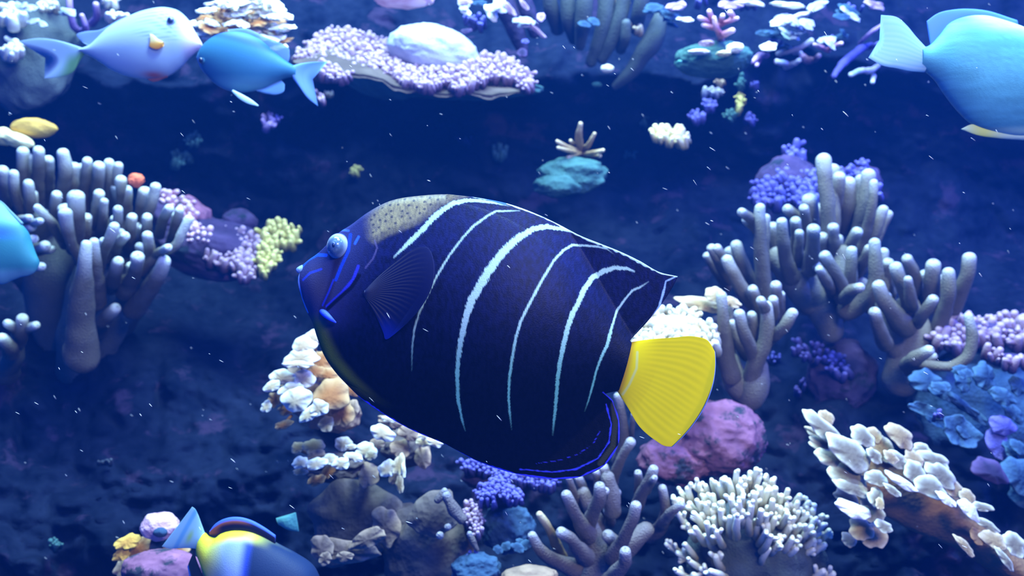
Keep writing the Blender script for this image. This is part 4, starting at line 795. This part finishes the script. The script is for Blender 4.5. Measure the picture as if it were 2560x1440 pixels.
# pale lettuce coral bottom right
LT = [M['lettuce'], M['tan'], M['lettucebase'], M['white']]
lc = lobes('lettuce_coral', 'pale yellow lettuce coral with curled overlapping fronds, bottom right', B4,
 [(530, 460, 330, 115, -.72, 0, .0), (550, 385, 110, 85, -.5, 1, .03), (530, 520, 250, 80, -.5, 1, .02), (560, 590, 280, 90, -.45, 0, .0), (600, 660, 260, 110, -.35, 0, -.01), (700, 620, 330, 170, -.6, 0, -.02), (690, 770, 260, 190, -.4, 0, -.02), (720, 850, 240, 90, -.35, 0, -.03), (680, 910, 160, 90, -.3, 1, .0),
  (790, 510, 170, 120, -.5, 0, .0), (860, 500, 120, 90, -.3, 1, .03), (1040, 510, 210, 130, -.6, 1, .02), (920, 590, 200, 150, -.7, 1, .03), (1020, 670, 160, 100, -.5, 0, .0), (980, 650, 110, 70, -.6, 1, -.02), (1190, 600, 120, 80, -.2, 0, .03), (1265, 670, 220, 100, -.35, 0, .02), (1130, 660, 130, 100, -.3, 1, .01),
  (1140, 750, 150, 130, -.3, 0, -.01), (1310, 770, 220, 130, -.5, 0, .0), (1050, 815, 230, 60, -.55, 3, -.04), (990, 870, 130, 50, -.6, 0, -.05), (880, 790, 150, 90, -.2, 0, -.03), (1240, 850, 210, 130, -.3, 0, -.03), (1350, 930, 150, 60, -.6, 3, -.05), (1390, 850, 170, 110, -.6, 1, .0), (1490, 910, 110, 80, -.3, 1, -.01), (1500, 1000, 180, 90, -.75, 3, -.04), (1590, 980, 140, 50, -.15, 0, -.02),
  (1620, 1100, 190, 55, -.5, 0, -.03), (1660, 1200, 180, 100, -.4, 1, -.04), (1800, 1230, 160, 140, -.5, 0, -.03), (1740, 1330, 190, 60, -.9, 0, -.06), (880, 920, 110, 120, -.5, 0, -.04), (905, 960, 60, 70, -.4, 1, -.05), (730, 1000, 240, 90, -.35, 3, -.04), (850, 1010, 180, 130, -.4, 0, -.03), (930, 1110, 120, 70, -.4, 0, -.05), (780, 1130, 150, 130, 0, 1, -.02), (870, 1180, 160, 130, .2, 1, -.02), (700, 1200, 100, 80, -.3, 1, .0), (1470, 1240, 180, 60, -.8, 1, -.06), (1560, 1180, 120, 90, -.5, 2, -.04), (870, 640, 120, 80, -.7, 0, -.02)],
 .98, LT, None, None, 91, kw=dict(neck=.1, thick=.08, ruf=.07, dome=.26, tk=2.8, tilt=.7))
loft(B4.pts([(840, 780), (1000, 840), (1200, 850), (1400, 960), (1550, 1080), (1700, 1200), (1867, 1330)]), B4.pts([(860, 960), (960, 1040), (1100, 1130), (1250, 1190), (1400, 1250), (1600, 1380), (1867, 1560)]), 80, 60, [(0, .02), (.5, .05), (1, .05)], 1.02, color=lambda x, y, u, v, s: np.tile([0., 0, 0], (len(x), 1)))
mb = loft(B4.pts([(700, 620), (900, 640), (1200, 700), (1400, 900), (1550, 1040), (1700, 1200), (1867, 1330), (2000, 1400)]), B4.pts([(760, 960), (940, 1040), (1100, 1130), (1250, 1190), (1400, 1250), (1600, 1380), (1867, 1560), (2000, 1600)]), 90, 60, [(0, .015), (.5, .035), (1, .04)], 1.02, color=lambda x, y, u, v, s: np.tile([0., 0, 0], (len(x), 1)))
mb.A = [fbm(mb.V[0] * 30, 4, 5) * .5 + .5]; mb.link('underside', M['lettucebase'], lc, label='brown orange underside of the colony')

# blue folded corals at the right edge
mb = MB(); blob(mb, 2450, 1050, 190, 170, 1.36, 100, .22, 2.2, 5, 130, -.5, fine=.07); tag(mb.link('coral_rock', M['bluefol']), 'dark blue reef rock behind the folded corals at the right edge', 'rock')
lobes('folded_coral', 'blue knobbly folded coral at the right, under the hooked finger coral', E4, [(230, 590, 240, 180, -.2, 0, -.02), (340, 660, 200, 120, -.5, 0, -.03), (470, 740, 330, 80, -.6, 0, -.02), (500, 590, 140, 150, -.9, 0, .0), (600, 840, 200, 80, -.6, 0, -.01)], 1.2, [M['bluefol']], None, None, 101, kw=dict(ruf=.16, thick=.2, tilt=.5))
lobes('folded_coral', 'blue ruffled coral fold with three tiers beside the right edge', E4, [(660, 550, 200, 210, -.9, 0, .0), (800, 700, 190, 130, -.4, 0, -.02), (880, 820, 180, 120, -.7, 0, .0), (910, 620, 140, 150, -.9, 0, .02)], 1.2, [M['bluefol']], None, None, 102, kw=dict(ruf=.15, thick=.2, tilt=.5))
lobes('plate_coral', 'round blue plate coral with a pale pink rim, right side', E4, [(490, 970, 280, 230, -.45, 0, -.04), (220, 800, 250, 95, -.35, 0, -.02), (310, 880, 200, 90, -.5, 0, .0)], 1.16, [M['bluefol']], None, None, 103, kw=dict(ruf=.10, thick=.12, tilt=.4, dome=-.2))
lobes('plate_coral', 'smooth violet plate standing upright near the right edge', E4, [(800, 920, 190, 150, -.2, 0, .0), (770, 1060, 150, 260, .2, 0, .0)], 1.18, [M['violet']], None, None, 104, kw=dict(ruf=.08, thick=.12, tilt=.3))
lobes('plate_coral', 'dull lilac rounded plate above the bottom right corner', E4, [(700, 1260, 280, 170, -.4, 0, .0)], 1.1, [M['rockpurple']], None, None, 105, kw=dict(ruf=.06, thick=.16, tilt=.4))
lobes('plate_coral', 'bright blue plate cut by the right edge, low in the corner', E4, [(930, 1300, 300, 260, -.7, 0, .0), (980, 1450, 260, 240, -.6, 0, .02)], 1.14, [M['bluefol']], None, None, 106, kw=dict(ruf=.08, thick=.16, tilt=.4))
knobs('branching_coral', 'pink coral ridge running out through the right edge', 'coral', [(2330, 850), (2350, 830), (2370, 795), (2400, 790), (2440, 800), (2500, 795), (2570, 795), (2600, 850), (2570, 860), (2520, 860), (2460, 850), (2400, 870), (2350, 875)], 90, 12, 10, 1.28, .0012, M['pink'], M['rockpurple'], 11, 1.3)
knobs('branching_coral', 'small lilac coral sprig below the pink ridge', 'coral', [(2460, 880), (2480, 870), (2530, 900), (2570, 890), (2570, 915), (2500, 915)], 16, 13, 8, 1.2, .001, M['pink'], M['rockpurple'], 12, 1.3)
knobs('soft_coral', 'blue violet coral tufts behind the tall finger coral, upper right', 'coral', R7.pts([(430, 260), (470, 210), (560, 180), (600, 120), (590, 60), (640, 20), (690, 60), (680, 120), (730, 140), (760, 220), (750, 330), (680, 330), (600, 300), (520, 310), (450, 310)]), 90, 12, 9, 1.48, .0007, M['violet'], M['rockpurple'], 13, 1.0)
knobs('soft_coral', 'faint violet tufts right of the tallest coral finger', 'coral', R7.pts([(830, 160), (900, 140), (940, 100), (990, 110), (1000, 150), (1050, 220), (1060, 280), (960, 260), (860, 220)]), 40, 11, 8, 1.50, .0007, M['violet'], M['rockpurple'], 14, 1.0)
mb = MB(); blob(mb, *R7.p(870, 1130), 85, 95, 1.42, 60, .22, 2.2, 5, 15); tag(mb.link('coral_rock', M['rockpurple']), 'dark violet round coral head between the finger corals', 'rock')
knobs('soft_coral', 'violet polyps crusting the dark coral head', 'coral', R7.pts([(620, 1010), (640, 970), (760, 980), (860, 1040), (920, 1110), (880, 1160), (800, 1080), (700, 1050)]), 30, 10, 7, 1.36, .0004, M['violet'], None, 16, .9)
mb = MB(); blob(mb, 1800, 1095, 112, 92, 1.20, 90, .16, 2.6, 5, 17, fine=.09); blob(mb, 1690, 1150, 90, 60, 1.20, 70, .2, 2.6, 5, 18, fine=.09); tag(mb.link('coralline_rock', M['pinkrock']), 'rounded boulder covered in pink coralline crust below the yellow tail', 'rock')
lobes('plate_coral', 'small tan plate coral with a dark rim, behind the tail tip', Fr(1650, 350, 1.92), [(200, 790, 220, 70, -.2, 0, .0), (270, 750, 110, 80, -.3, 0, -.02), (340, 780, 100, 50, -.3, 0, -.01)], 1.2, [M['tan']], None, None, 107)

# left and centre: pink slope, yellow bush
mb = MB(); blob(mb, 540, 625, 150, 75, 1.52, 90, .18, 1.8, 5, 25, -.18); blob(mb, 470, 560, 110, 50, 1.55, 80, .18, 1.8, 5, 26, -.5); blob(mb, 600, 560, 40, 40, 1.6, 60, .18, 1.8, 4, 28, -.5); tag(mb.link('reef_rock', M['rockpurple']), 'sloping rock shelf running right from the big finger coral', 'rock')
knobs('encrusting_coral', 'pink crust patch on the rock shelf beside the finger coral', 'coral', R4.pts([(830, 430), (880, 420), (1000, 480), (1060, 580), (1120, 640), (1100, 700), (1000, 680), (960, 560), (860, 480)]), 45, 11, 8, 1.45, .0006, M['pinkbranch'], M['pinkrock'], 23, .7)
knobs('branching_coral', 'pink white clump of short coral fingers at the rock shelf end', 'coral', R4.pts([(1090, 650), (1160, 630), (1300, 645), (1370, 670), (1350, 860), (1290, 910), (1260, 840), (1150, 800), (1080, 780)]), 80, 10.5, 8.5, 1.42, .0006, M['pink'], M['pinkrock'], 24, 1.3)
knobs('soft_coral', 'yellow green bushy coral at the right end of the rock shelf', 'coral', R4.pts([(1370, 760), (1380, 650), (1430, 600), (1490, 580), (1530, 610), (1590, 620), (1550, 700), (1470, 720), (1460, 780), (1400, 870), (1370, 840)]), 60, 9, 7.5, 1.42, .0006, M['yellow'], M['yellow'], 25, 1.3, base=[(666, 625, 22, 40), (700, 585, 28, 18)])
tag_o = MB(); blob(tag_o, *R4.p(180, 85), 55, 24, 1.45, 40, .15, 1.6, 4, 31); tag(tag_o.link('lobed_coral', M['orangey']), 'orange yellow lobed coral above the left finger coral', 'coral')
tag_o = MB(); blob(tag_o, *R4.p(90, 150), 40, 18, 1.42, 30, .2, 1.8, 4, 32, -.25); blob(tag_o, *R4.p(20, 130), 24, 22, 1.42, 30, .2, 1.8, 4, 33); tag(tag_o.link('lobed_coral', M['paleyellow']), 'pale yellow coral lump under the orange one at the left edge', 'coral')
tag_o = MB(); blob(tag_o, *R4.p(722, 360), 20, 17, 1.36, 16, .25, 2.5, 4, 34); tag(tag_o.link('sponge', M['sponge']), 'small orange red sponge on top of the left finger coral', 'sponge')
# small growths on the dark wall
def sprig(label, px, py, w, h, mat, n=14, seed=0, D=None, name='soft_coral', r=None, rot=0, ln=1.2):
    a = np.linspace(0, 2 * math.pi, 9)[:-1]; c_, s_ = math.cos(rot), math.sin(rot)
    poly = [(px + w / 2 * math.cos(t) * c_ - h / 2 * math.sin(t) * s_, py + w / 2 * math.cos(t) * s_ + h / 2 * math.sin(t) * c_) for t in a]
    D = D or float(Dwall(px, py + h / 2)) - .04; r = r or max(3.5, min(w, h) / 5)
    return knobs(name, label, 'coral', poly, n, r * 1.1, r, D, .0005, mat, mat, seed, ln, base=[(px, py, w * .36, h * .36, rot)])
sprig('pale green soft coral hanging above the big finger coral, lower tuft', 462, 390, 85, 34, M['tealrock'], 16, 41, rot=-.6)
sprig('pale green soft coral curl on the dark wall, upper tuft', 485, 350, 46, 26, M['tealrock'], 10, 42)
sprig('purple coral tuft on the dark wall below the blue fish', 678, 295, 60, 34, M['purple'], 14, 43, rot=-.8)
sprig('pink orange sprig at the tip of the blue fish tail', 790, 240, 50, 22, M['pinkbranch'], 9, 44, rot=.6)
sprig('tiny yellow sprig just right of the blue fish tail', 818, 236, 26, 12, M['paleyellow'], 5, 45)
sprig('tiny green tuft left of centre on the dark wall', 888, 425, 24, 30, M['yellow'], 6, 46)
sprig('faint teal tuft on the dark wall above the fish', 1245, 380, 44, 36, M['tealrock'], 8, 47, rot=.5)
sprig('faint violet sprig on the dark wall above the fish nape', 1165, 352, 50, 18, M['rockpurple'], 8, 48)
sprig('pale yellow branching coral jutting from the dark wall, upper right of centre', 1675, 342, 104, 34, M['paleyellow'], 26, 49, D=1.55, name='branching_coral', r=7.5, rot=.15, ln=1.5)
sprig('teal sprig just left above the pale yellow branching coral', 1625, 305, 46, 34, M['tealrock'], 8, 50)
sprig('small green tuft below the pale yellow branching coral', 1575, 388, 34, 14, M['tealrock'], 5, 51)
mb = MB(); blob(mb, 1430, 440, 88, 46, 1.50, 50, .22, 2.6, 5, 52); blob(mb, 1395, 465, 60, 28, 1.48, 40, .22, 2.6, 4, 53); tag(mb.link('coral_rock', M['tealrock']), 'teal lumpy rock standing out of the dark wall above the fish back', 'rock')
c = thing('branching_coral', 'small tan and violet staghorn coral on top of the teal rock', 'coral', P(1452, 400, 1.48))
strokes(c, R2, [[(1710, 880, 16), (1700, 950, 24), (1700, 1050, 34)], [(1545, 1005, 14), (1600, 1040, 20), (1680, 1080, 26)], [(1550, 1050, 12), (1620, 1070, 16), (1690, 1090, 22)], [(1640, 1000, 12), (1670, 1050, 18)], [(1810, 950, 12), (1780, 1010, 18), (1730, 1070, 24)], [(1870, 1070, 14), (1810, 1085, 18), (1740, 1100, 24)], [(1620, 1120, 12), (1670, 1100, 16), (1720, 1090, 20)], [(1850, 1110, 12), (1790, 1110, 18)]], 1.48, M['tan'], seed=60, spread=.03)

# ---- upper left white lettuce coral and company
g = np.random.default_rng(77)
wl_pts = scatter([(488, 45), (520, 15), (570, -15), (650, -10), (700, 20), (724, 60), (722, 110), (690, 125), (640, 95), (590, 90), (540, 95), (495, 85)], 44, 17, 3)
lobes('lettuce_coral', 'brilliant white lettuce coral with small ruffled leaves, upper left behind the two fish', Fr(0, 0, 1), [(x, y, g.uniform(34, 54), g.uniform(20, 32), g.uniform(-.5, .3), int(g.uniform() < .15)) for x, y in wl_pts], 1.34, [M['white'], M['orange']], (605, 60, 95, 55), M['orange'], 110, kw=dict(tilt=1.1, ruf=.16))
sprig('pale rounded coral lumps in the top left corner, upper pair', 28, 35, 62, 40, M['white'], 10, 61, D=1.6, r=11, ln=.6)
sprig('pale rounded coral lumps at the left edge, level with the white fish tail', 32, 125, 60, 36, M['white'], 9, 62, D=1.6, r=10, ln=.6)
sprig('cream coral knob at the top edge, left of the white fish back', 112, 15, 54, 26, M['cream'], 8, 63, D=1.65, r=9, ln=.6)
sprig('pale coral lump just above the white fish back', 282, 40, 44, 16, M['white'], 6, 64, D=1.6, r=7, ln=.5)
sprig('small white coral at the top edge above the white fish', 275, 2, 40, 16, M['white'], 6, 65, D=1.6, r=7)
c = thing('branching_coral', 'thin lilac coral stem standing behind the white fish dorsal fin', 'coral', P(200, 80, 1.66))
strokes(c, T1, [[(880, -40, 40), (900, 150, 40), (940, 330, 44), (1030, 420, 44)], [(1050, 200, 30), (1090, 330, 40), (1050, 400, 40)], [(1230, 60, 40), (1240, 180, 40), (1180, 300, 50)]], 1.58, M['purple'], seed=4)
mb = MB(); blob(mb, 75, 110, 120, 170, 1.70, 80, .2, 1.8, 5, 66); tag(mb.link('coral_rock', M['leatherD']), 'dim reef rock filling the top left corner', 'rock')
mb = MB(); blob(mb, 1010, 0, 75, 18, 1.50, 40, .25, 2.4, 4, 67); tag(mb.link('lobed_coral', M['pinkbranch']), 'rosy coral lump hanging at the top edge above the table coral', 'coral')

# ---- top centre: violet fan and dim finger coral
c = thing('fan_coral', 'violet brown fan coral with bright edges at the top edge, centre', 'coral', P(1300, 110, 1.5))
mass(c, T2, [[(520, -80, 110), (600, 120, 120), (690, 330, 100), (760, 560, 60)], [(760, -60, 80), (820, 150, 80), (880, 350, 60)]], 1.56, M['rockpurple'], 'trunk', 5)
for i, (x, y, w, h, rot, mk) in enumerate([(415, 140, 210, 100, -1.0, 'white'), (150, 125, 120, 70, -.4, 'white'), (500, 20, 130, 70, .1, 'white'), (610, 90, 200, 80, -.85, 'pink'), (770, 50, 150, 60, -.9, 'pink'), (890, 310, 310, 50, -.70, 'pink'), (780, 440, 80, 60, 0, 'violet'), (750, 560, 110, 110, 0, 'rockpurple'), (140, 20, 160, 70, 0, 'purple'), (950, 180, 90, 110, -.2, 'purple'), (290, 30, 160, 70, 0, 'bluefol'), (150, 330, 130, 60, .2, 'rockpurple')]):
    mb = MB(); lobe(mb, *T2.p(x, y), w / 4.267, h / 4.267, 1.47, rot, .5, .4, .08, .16, i); mb.link('frond', M[mk], c)
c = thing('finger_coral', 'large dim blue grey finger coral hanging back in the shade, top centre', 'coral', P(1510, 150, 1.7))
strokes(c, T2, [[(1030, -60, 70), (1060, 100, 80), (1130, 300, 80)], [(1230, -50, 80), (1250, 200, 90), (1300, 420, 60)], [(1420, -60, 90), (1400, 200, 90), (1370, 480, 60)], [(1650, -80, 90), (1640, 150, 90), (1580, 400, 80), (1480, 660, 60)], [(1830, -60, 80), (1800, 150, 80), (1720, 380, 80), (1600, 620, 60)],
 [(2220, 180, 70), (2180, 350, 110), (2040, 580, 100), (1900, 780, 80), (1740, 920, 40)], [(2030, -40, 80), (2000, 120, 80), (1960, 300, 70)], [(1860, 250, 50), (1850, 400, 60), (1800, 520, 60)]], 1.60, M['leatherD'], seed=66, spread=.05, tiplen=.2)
sprig('orange coral finger tip in front of the dim finger coral', 1592, 65, 16, 40, M['tan'], 5, 68, D=1.6, r=6, rot=-.5)
sprig('small cream lump at the top edge in front of the dim finger coral', 1553, 8, 28, 20, M['tan'], 5, 69, D=1.6, r=6)
mb = MB(); blob(mb, 1518, 172, 17, 11, 1.62, 14, .2, 2, 3, 70); tag(mb.link('coral_nub', M['white']), 'bright white nub beneath the dim finger coral', 'coral')
mb = MB(); blob(mb, 1492, 212, 13, 7, 1.7, 10, .2, 2, 3, 71); tag(mb.link('coral_nub', M['tealrock']), 'faint green nub just below the bright white one', 'coral')

# ---- top right
mb = MB(); blob(mb, *T3.p(520, 640), 95, 42, 1.42, 70, .18, 2.2, 5, 72); mb.link
gr = tag(mb.link('brain_coral', M['tealrock']), 'round teal coral head with pale lumps on its crown, upper right', 'coral')
for i, (x, y, w, h, mk, lb) in enumerate([(370, 550, 230, 50, 'white', 'whitish coral patch on the left crown of the teal coral head'), (450, 460, 160, 60, 'pink', 'lilac lump on top of the teal coral head, left of the pink tree'), (750, 510, 190, 110, 'white', 'white lump on top of the teal coral head, right of the pink tree'), (630, 570, 160, 60, 'paleyellow', 'yellowish patch under the pink branching tree'), (160, 660, 60, 40, 'green', 'small green knob at the left side of the teal coral head')]):
    mb = MB(); blob(mb, *T3.p(x, y), w / 8.47, h / 8.47, 1.36, 14, .25, 2.4, 4, 80 + i); tag(mb.link('encrusting_coral', M[mk]), lb, 'coral')
c = thing('branching_coral', 'small pink tree shaped coral standing on the teal coral head', 'coral', P(1800, 105, 1.36))
strokes(c, T3, [[(530, 190, 22), (545, 270, 30), (590, 360, 34), (610, 470, 36)], [(775, 195, 22), (690, 225, 24), (560, 280, 28)], [(725, 325, 30), (640, 360, 36), (600, 400, 34)], [(415, 265, 22), (480, 285, 26), (545, 300, 28)], [(478, 120, 26), (500, 180, 26), (530, 250, 28)], [(700, 130, 30), (730, 170, 26), (700, 215, 24)], [(380, 190, 26), (430, 210, 24), (500, 260, 26)], [(620, 170, 28), (600, 230, 22)]], 1.36, M['pinkbranch'], seed=70, spread=.02)
WP = [(920, 30, 300, 62, 'white', -.12, 'white plate coral cut by the top edge, above the teal coral head'), (1310, 50, 360, 70, 'white', -.1, 'second white plate at the top edge, right of the first'), (1620, 60, 220, 110, 'dome', .5, 'pale blue lump at the top edge, right of the white plates'),
 (1240, 215, 230, 130, 'white', .45, 'bright white tongue shaped coral on the upper right ledge'), (1430, 160, 260, 50, 'white', .3, 'thin white blade reaching right from the tongue shaped coral'), (1110, 490, 180, 120, 'white', .25, 'white cap coral on the ledge right of the teal coral head'), (225, 205, 190, 70, 'white', -.1, 'small white piece left of the pink tree coral'),
 (700, 50, 260, 120, 'purple', 0, 'lilac coral cluster at the top edge above the pink tree coral'), (130, 60, 220, 110, 'purple', .2, 'lilac coral bits at the top edge right of the dim finger coral'), (2220, 50, 230, 120, 'pink', -.4, 'pink white coral knot at the top edge left of the large pale fish'), (1150, 340, 180, 60, 'bluefol', 0, 'faint blue lump under the tongue shaped coral')]
for i, (x, y, w, h, mk, rot, lb) in enumerate(WP):
    mb = MB(); lobe(mb, *T3.p(x, y), w / 4.235, h / 4.235, 1.5, rot, .9, .4, .14, .22, i + 200); blob(mb, *T3.p(x + w * .1, y + h * .1), w / 4.235 * .3, h / 4.235 * .3, 1.53, 14, .3, 2.4, 4, i); tag(mb.link('plate_coral', M[mk]), lb, 'coral')
LS = [('branching_coral', 'lilac coral sprig beside the white cap coral', [[(930, 650, 30), (1000, 600, 34), (1090, 590, 30)], [(980, 690, 20), (1020, 630, 24)]], 'purple'),
 ('branching_coral', 'pale blue forked coral arm reaching up right of the white cap', [[(1560, 430, 28), (1470, 490, 28), (1350, 540, 26), (1210, 570, 30)], [(1450, 560, 20), (1380, 560, 22)]], 'dome'),
 ('branching_coral', 'whitish lilac knots under the forked arm', [[(1190, 650, 26), (1270, 670, 32), (1300, 700, 30)], [(1430, 640, 26), (1380, 670, 30), (1290, 710, 30)]], 'dome'),
 ('branching_coral', 'lilac heart shaped knot in the middle of the upper right ledge', [[(1460, 590, 30), (1500, 630, 36), (1560, 640, 36)], [(1640, 590, 26), (1600, 630, 30)]], 'pink'),
 ('branching_coral', 'thin rosy and violet twig above the heart shaped knot', [[(1590, 470, 18), (1660, 500, 24), (1740, 540, 24)], [(1880, 460, 20), (1800, 480, 20), (1740, 530, 22)]], 'pinkbranch'),
 ('branching_coral', 'slanting violet twig touching the large pale fish tail', [[(2310, 262, 16), (2210, 330, 22), (2130, 400, 22), (2070, 460, 18)]], 'purple'),
 ('branching_coral', 'violet coral arm slanting down left of the large pale fish', [[(1800, 800, 30), (1870, 700, 40), (1960, 620, 44), (2080, 520, 46), (2190, 480, 34)], [(2270, 460, 20), (2180, 500, 28)]], 'violet'),
 ('branching_coral', 'blue white hooked sprig just below the large pale fish tail', [[(1980, 790, 28), (2070, 750, 30), (2180, 750, 34), (2260, 700, 26)], [(2210, 870, 22), (2220, 800, 26)]], 'dome')]
for i, (nm, lb, st, mk) in enumerate(LS):
    q = T3.p(*st[0][-1][:2]); o = thing(nm, lb, 'coral', P(q[0], q[1], 1.52)); strokes(o, T3, st, 1.52, M[mk], seed=200 + i, spread=.01, wob=.16)
for i, (x, y, w, h, mk, lb, n) in enumerate([(800, 1070, 60, 240, 'yellow', 'hanging yellow green coral chain under the teal coral head', 20), (480, 1110, 110, 90, 'violet', 'violet tuft hanging below the teal coral head, nearer one', 10), (340, 1240, 170, 90, 'violet', 'violet tuft lower left of the hanging green chain', 14),
   (520, 980, 190, 50, 'dome', 'pale lilac twig just under the teal coral head', 10), (600, 865, 70, 60, 'tan', 'small tan tip pointing down from the teal coral head', 6), (960, 900, 90, 40, 'violet', 'small violet patch right of the hanging green chain', 6), (920, 1270, 100, 60, 'violet', 'small violet patch low on the dark wall, right of the chain', 7), (700, 1230, 90, 110, 'tealrock', 'green tuft at the foot of the hanging chain', 9), (820, 880, 40, 120, 'tealrock', 'thin teal stalk above the hanging chain', 6)]):
    sprig(lb, *T3.p(x, y), w / 4.235, h / 4.235, M[mk], n, 300 + i, D=1.62, r=5.5)

# ---- bottom left rocks and the little green leaf
mb = MB(); blob(mb, *B1.p(1040, 1410), 100, 55, .92, 60, .12, 2.0, 5, 91); tag(mb.link('coral_rock', M['pinkrock']), 'lilac speckled boulder at the bottom edge behind the yellow blue fish tail', 'rock')
mb = MB(); blob(mb, *B1.p(1030, 1120), 48, 34, .98, 34, .16, 2.0, 5, 92); tag(mb.link('lobed_coral', M['pinkbranch']), 'rounded pinkish coral knob left of the yellow blue fish tail', 'coral')
mb = MB(); blob(mb, *B1.p(1030, 1160), 18, 12, .955, 10, .16, 2.0, 3, 96); tag(mb.link('coral_polyp', M['bluefol']), 'bright blue polyp on the pinkish coral knob', 'coral')
lobes('lobed_coral', 'tan orange coral folds lowest at the left of the pinkish knob', B1, [(820, 1220, 160, 70, .2, 0, .0), (780, 1300, 110, 70, .4, 0, .0), (900, 1260, 110, 130, -.2, 1, .01), (1130, 1260, 160, 90, 0, 1, .01), (800, 1380, 120, 110, .2, 2, .02)], .98, [M['orangey'], M['orange'], M['brownrim']], None, None, 120, kw=dict(neck=0, thick=.2))
mb = MB(); q = B5.pts([(1890, 460), (2190, 370), (2190, 500), (2240, 665), (2100, 645), (1990, 660), (1930, 560)])
lf = loft([q[0], q[1]], [q[6], q[4], q[3]], 20, 20, [(0, .001), (.5, .004), (1, .001)], .98, color=lambda x, y, u, v, s: np.tile([0., 0, 0], (len(x), 1))); lf.A = [np.full(len(lf.V[0]), .5)]
tag(lf.link('leaf', M['green']), 'small pale green leaf shaped piece right of the yellow blue fish', 'leaf')
mb = MB(); q = B1.pts([(265, 905, 14), (340, 860, 12), (420, 800, 8), (500, 740, 6)]); tube(mb, P(np.array([a[0] for a in q]), np.array([a[1] for a in q]), 1.45), np.array([a[2] for a in q]) * 1.45 / FPX, ring=8, wob=.1, cap0=True); tag(mb.link('sea_whip', M['leatherD']), 'thin pale twig on the dark rock, lower left', 'coral')
sprig('faint green tuft low at the left on the dark rock', 142, 1362, 34, 26, M['tealrock'], 6, 400)
sprig('faint pale curl on the dark rock, lower left', 262, 1155, 36, 12, M['leatherD'], 5, 401)

# ---- scattered small growths over the reef
g = np.random.default_rng(404)
def scat(name, label, group, mat, boxes, rmin, rmax, kind):
    for (x0, y0, x1, y1, n, Dm) in boxes:
        ORD = ['first', 'second', 'third', 'fourth', 'fifth', 'sixth', 'seventh', 'eighth']
        for k_, (x, y) in enumerate(sorted([(g.uniform(x0, x1), g.uniform(y0, y1)) for _ in range(n)])):
            D = min(float(Dwall(x, y)) - .015, 9) if Dm is None else Dm + g.uniform(-.03, .03); r_ = g.uniform(rmin, rmax); mb = MB()
            if kind == 'knob':
                for j in range(int(g.integers(5, 11))):
                    a, q_ = g.uniform(0, 6.28), g.uniform(0, 1) ** .5 * r_ * 1.6; bx, by = x + q_ * math.cos(a), y + q_ * math.sin(a) * .6; t_ = g.uniform(-.7, .7); l_ = r_ * g.uniform(.6, 1.5)
                    tube(mb, P(np.array([bx + l_ * math.sin(t_), bx]), np.array([by - l_ * math.cos(t_), by + r_ * .4]), D + np.array([-.012, .015])), np.array([.34, .42]) * r_ * D / FPX, ring=8, seg=6, wob=.15, seed=j, tiplen=.9)
            elif kind == 'leaf':
                for j in range(int(g.integers(2, 5))):
                    lobe(mb, x + g.uniform(-1, 1) * r_, y + g.uniform(-.6, .6) * r_, r_ * g.uniform(1.6, 2.8), r_ * g.uniform(.9, 1.5), D - .01 * j, g.uniform(-.9, .5), .8, .3, .12, .14, int(g.integers(999)), nr=7, na=24)
            else: blob(mb, x, y, r_ * g.uniform(1, 1.8), r_ * g.uniform(.6, 1), D + .01, r_, .28, 2.4, 4, int(g.integers(99)), fine=.07)
            tag(mb.link(name, M[mat]), (ORD[k_] + ' from the left of the ' + group) if n > 1 else label, 'coral', group)
for nm, mat, rmin, rmax, kd, what, L_ in (
   ('soft_coral', 'violet', 8, 15, 'knob', 'small violet tuft', [(1900, 880, 2250, 1060, 5, None, 'around the dark round coral head'), (2150, 1000, 2540, 1330, 4, 1.14, 'among the blue folded corals'), (1180, 1250, 1330, 1420, 3, 1.02, 'on the teal blue lumpy rock'), (1740, 10, 2180, 150, 6, 1.56, 'on the upper right ledge'), (1140, 10, 1420, 140, 3, 1.54, 'beside the violet fan coral')]),
   ('leafy_coral', 'bluefol', 14, 26, 'leaf', 'bluish ruffled leaf coral', [(2280, 900, 2550, 1300, 5, 1.15, 'between the folded corals'), (1900, 0, 2200, 120, 4, 1.56, 'on the upper right ledge'), (1150, 1260, 1320, 1420, 2, 1.02, 'on the teal blue lumpy rock'), (1340, 10, 1700, 120, 3, 1.55, 'before the dim finger coral')]),
   ('leafy_coral', 'dome', 9, 17, 'leaf', 'whitish ruffled coral scrap', [(1700, 5, 2250, 130, 7, 1.5, 'along the upper right ledge'), (1140, 0, 1330, 60, 3, 1.5, 'topping the violet fan coral'), (0, 0, 220, 60, 3, 1.55, 'in the top left corner')])):
    for b_ in L_: scat(nm, what + ' ' + b_[6], what + 's ' + b_[6], mat, [b_[:6]], rmin, rmax, kd)

# ---- drifting specks in the water (nobody could count them)
g = np.random.default_rng(31); mb = MB(); V0, T0 = ICO[1]
for k in range(420):
    x, y = g.uniform(-200, 2760), g.uniform(-100, 1540); D = g.uniform(.5, 1.3); a = R(g.uniform(18, 62)) * -1; L_ = g.uniform(.6, 3.2) * 1e-3; w = g.uniform(.09, .20) * 1e-3
    X = V0[:, 0] * L_; Y = V0[:, 2] * w; c_, s_ = math.cos(a), math.sin(a)
    mb.add(P(x, y, D) + (X * c_ - Y * s_)[:, None] * RT + (X * s_ + Y * c_)[:, None] * UP + V0[:, 1:2] * w * FWD, (), T0, np.ones(len(V0)))
o = mb.link('marine_snow', M['white'], loc=P(1280, 720, .9)); o['kind'] = 'stuff'; o['label'] = 'fine pale specks drifting in the water'; o['category'] = 'specks'
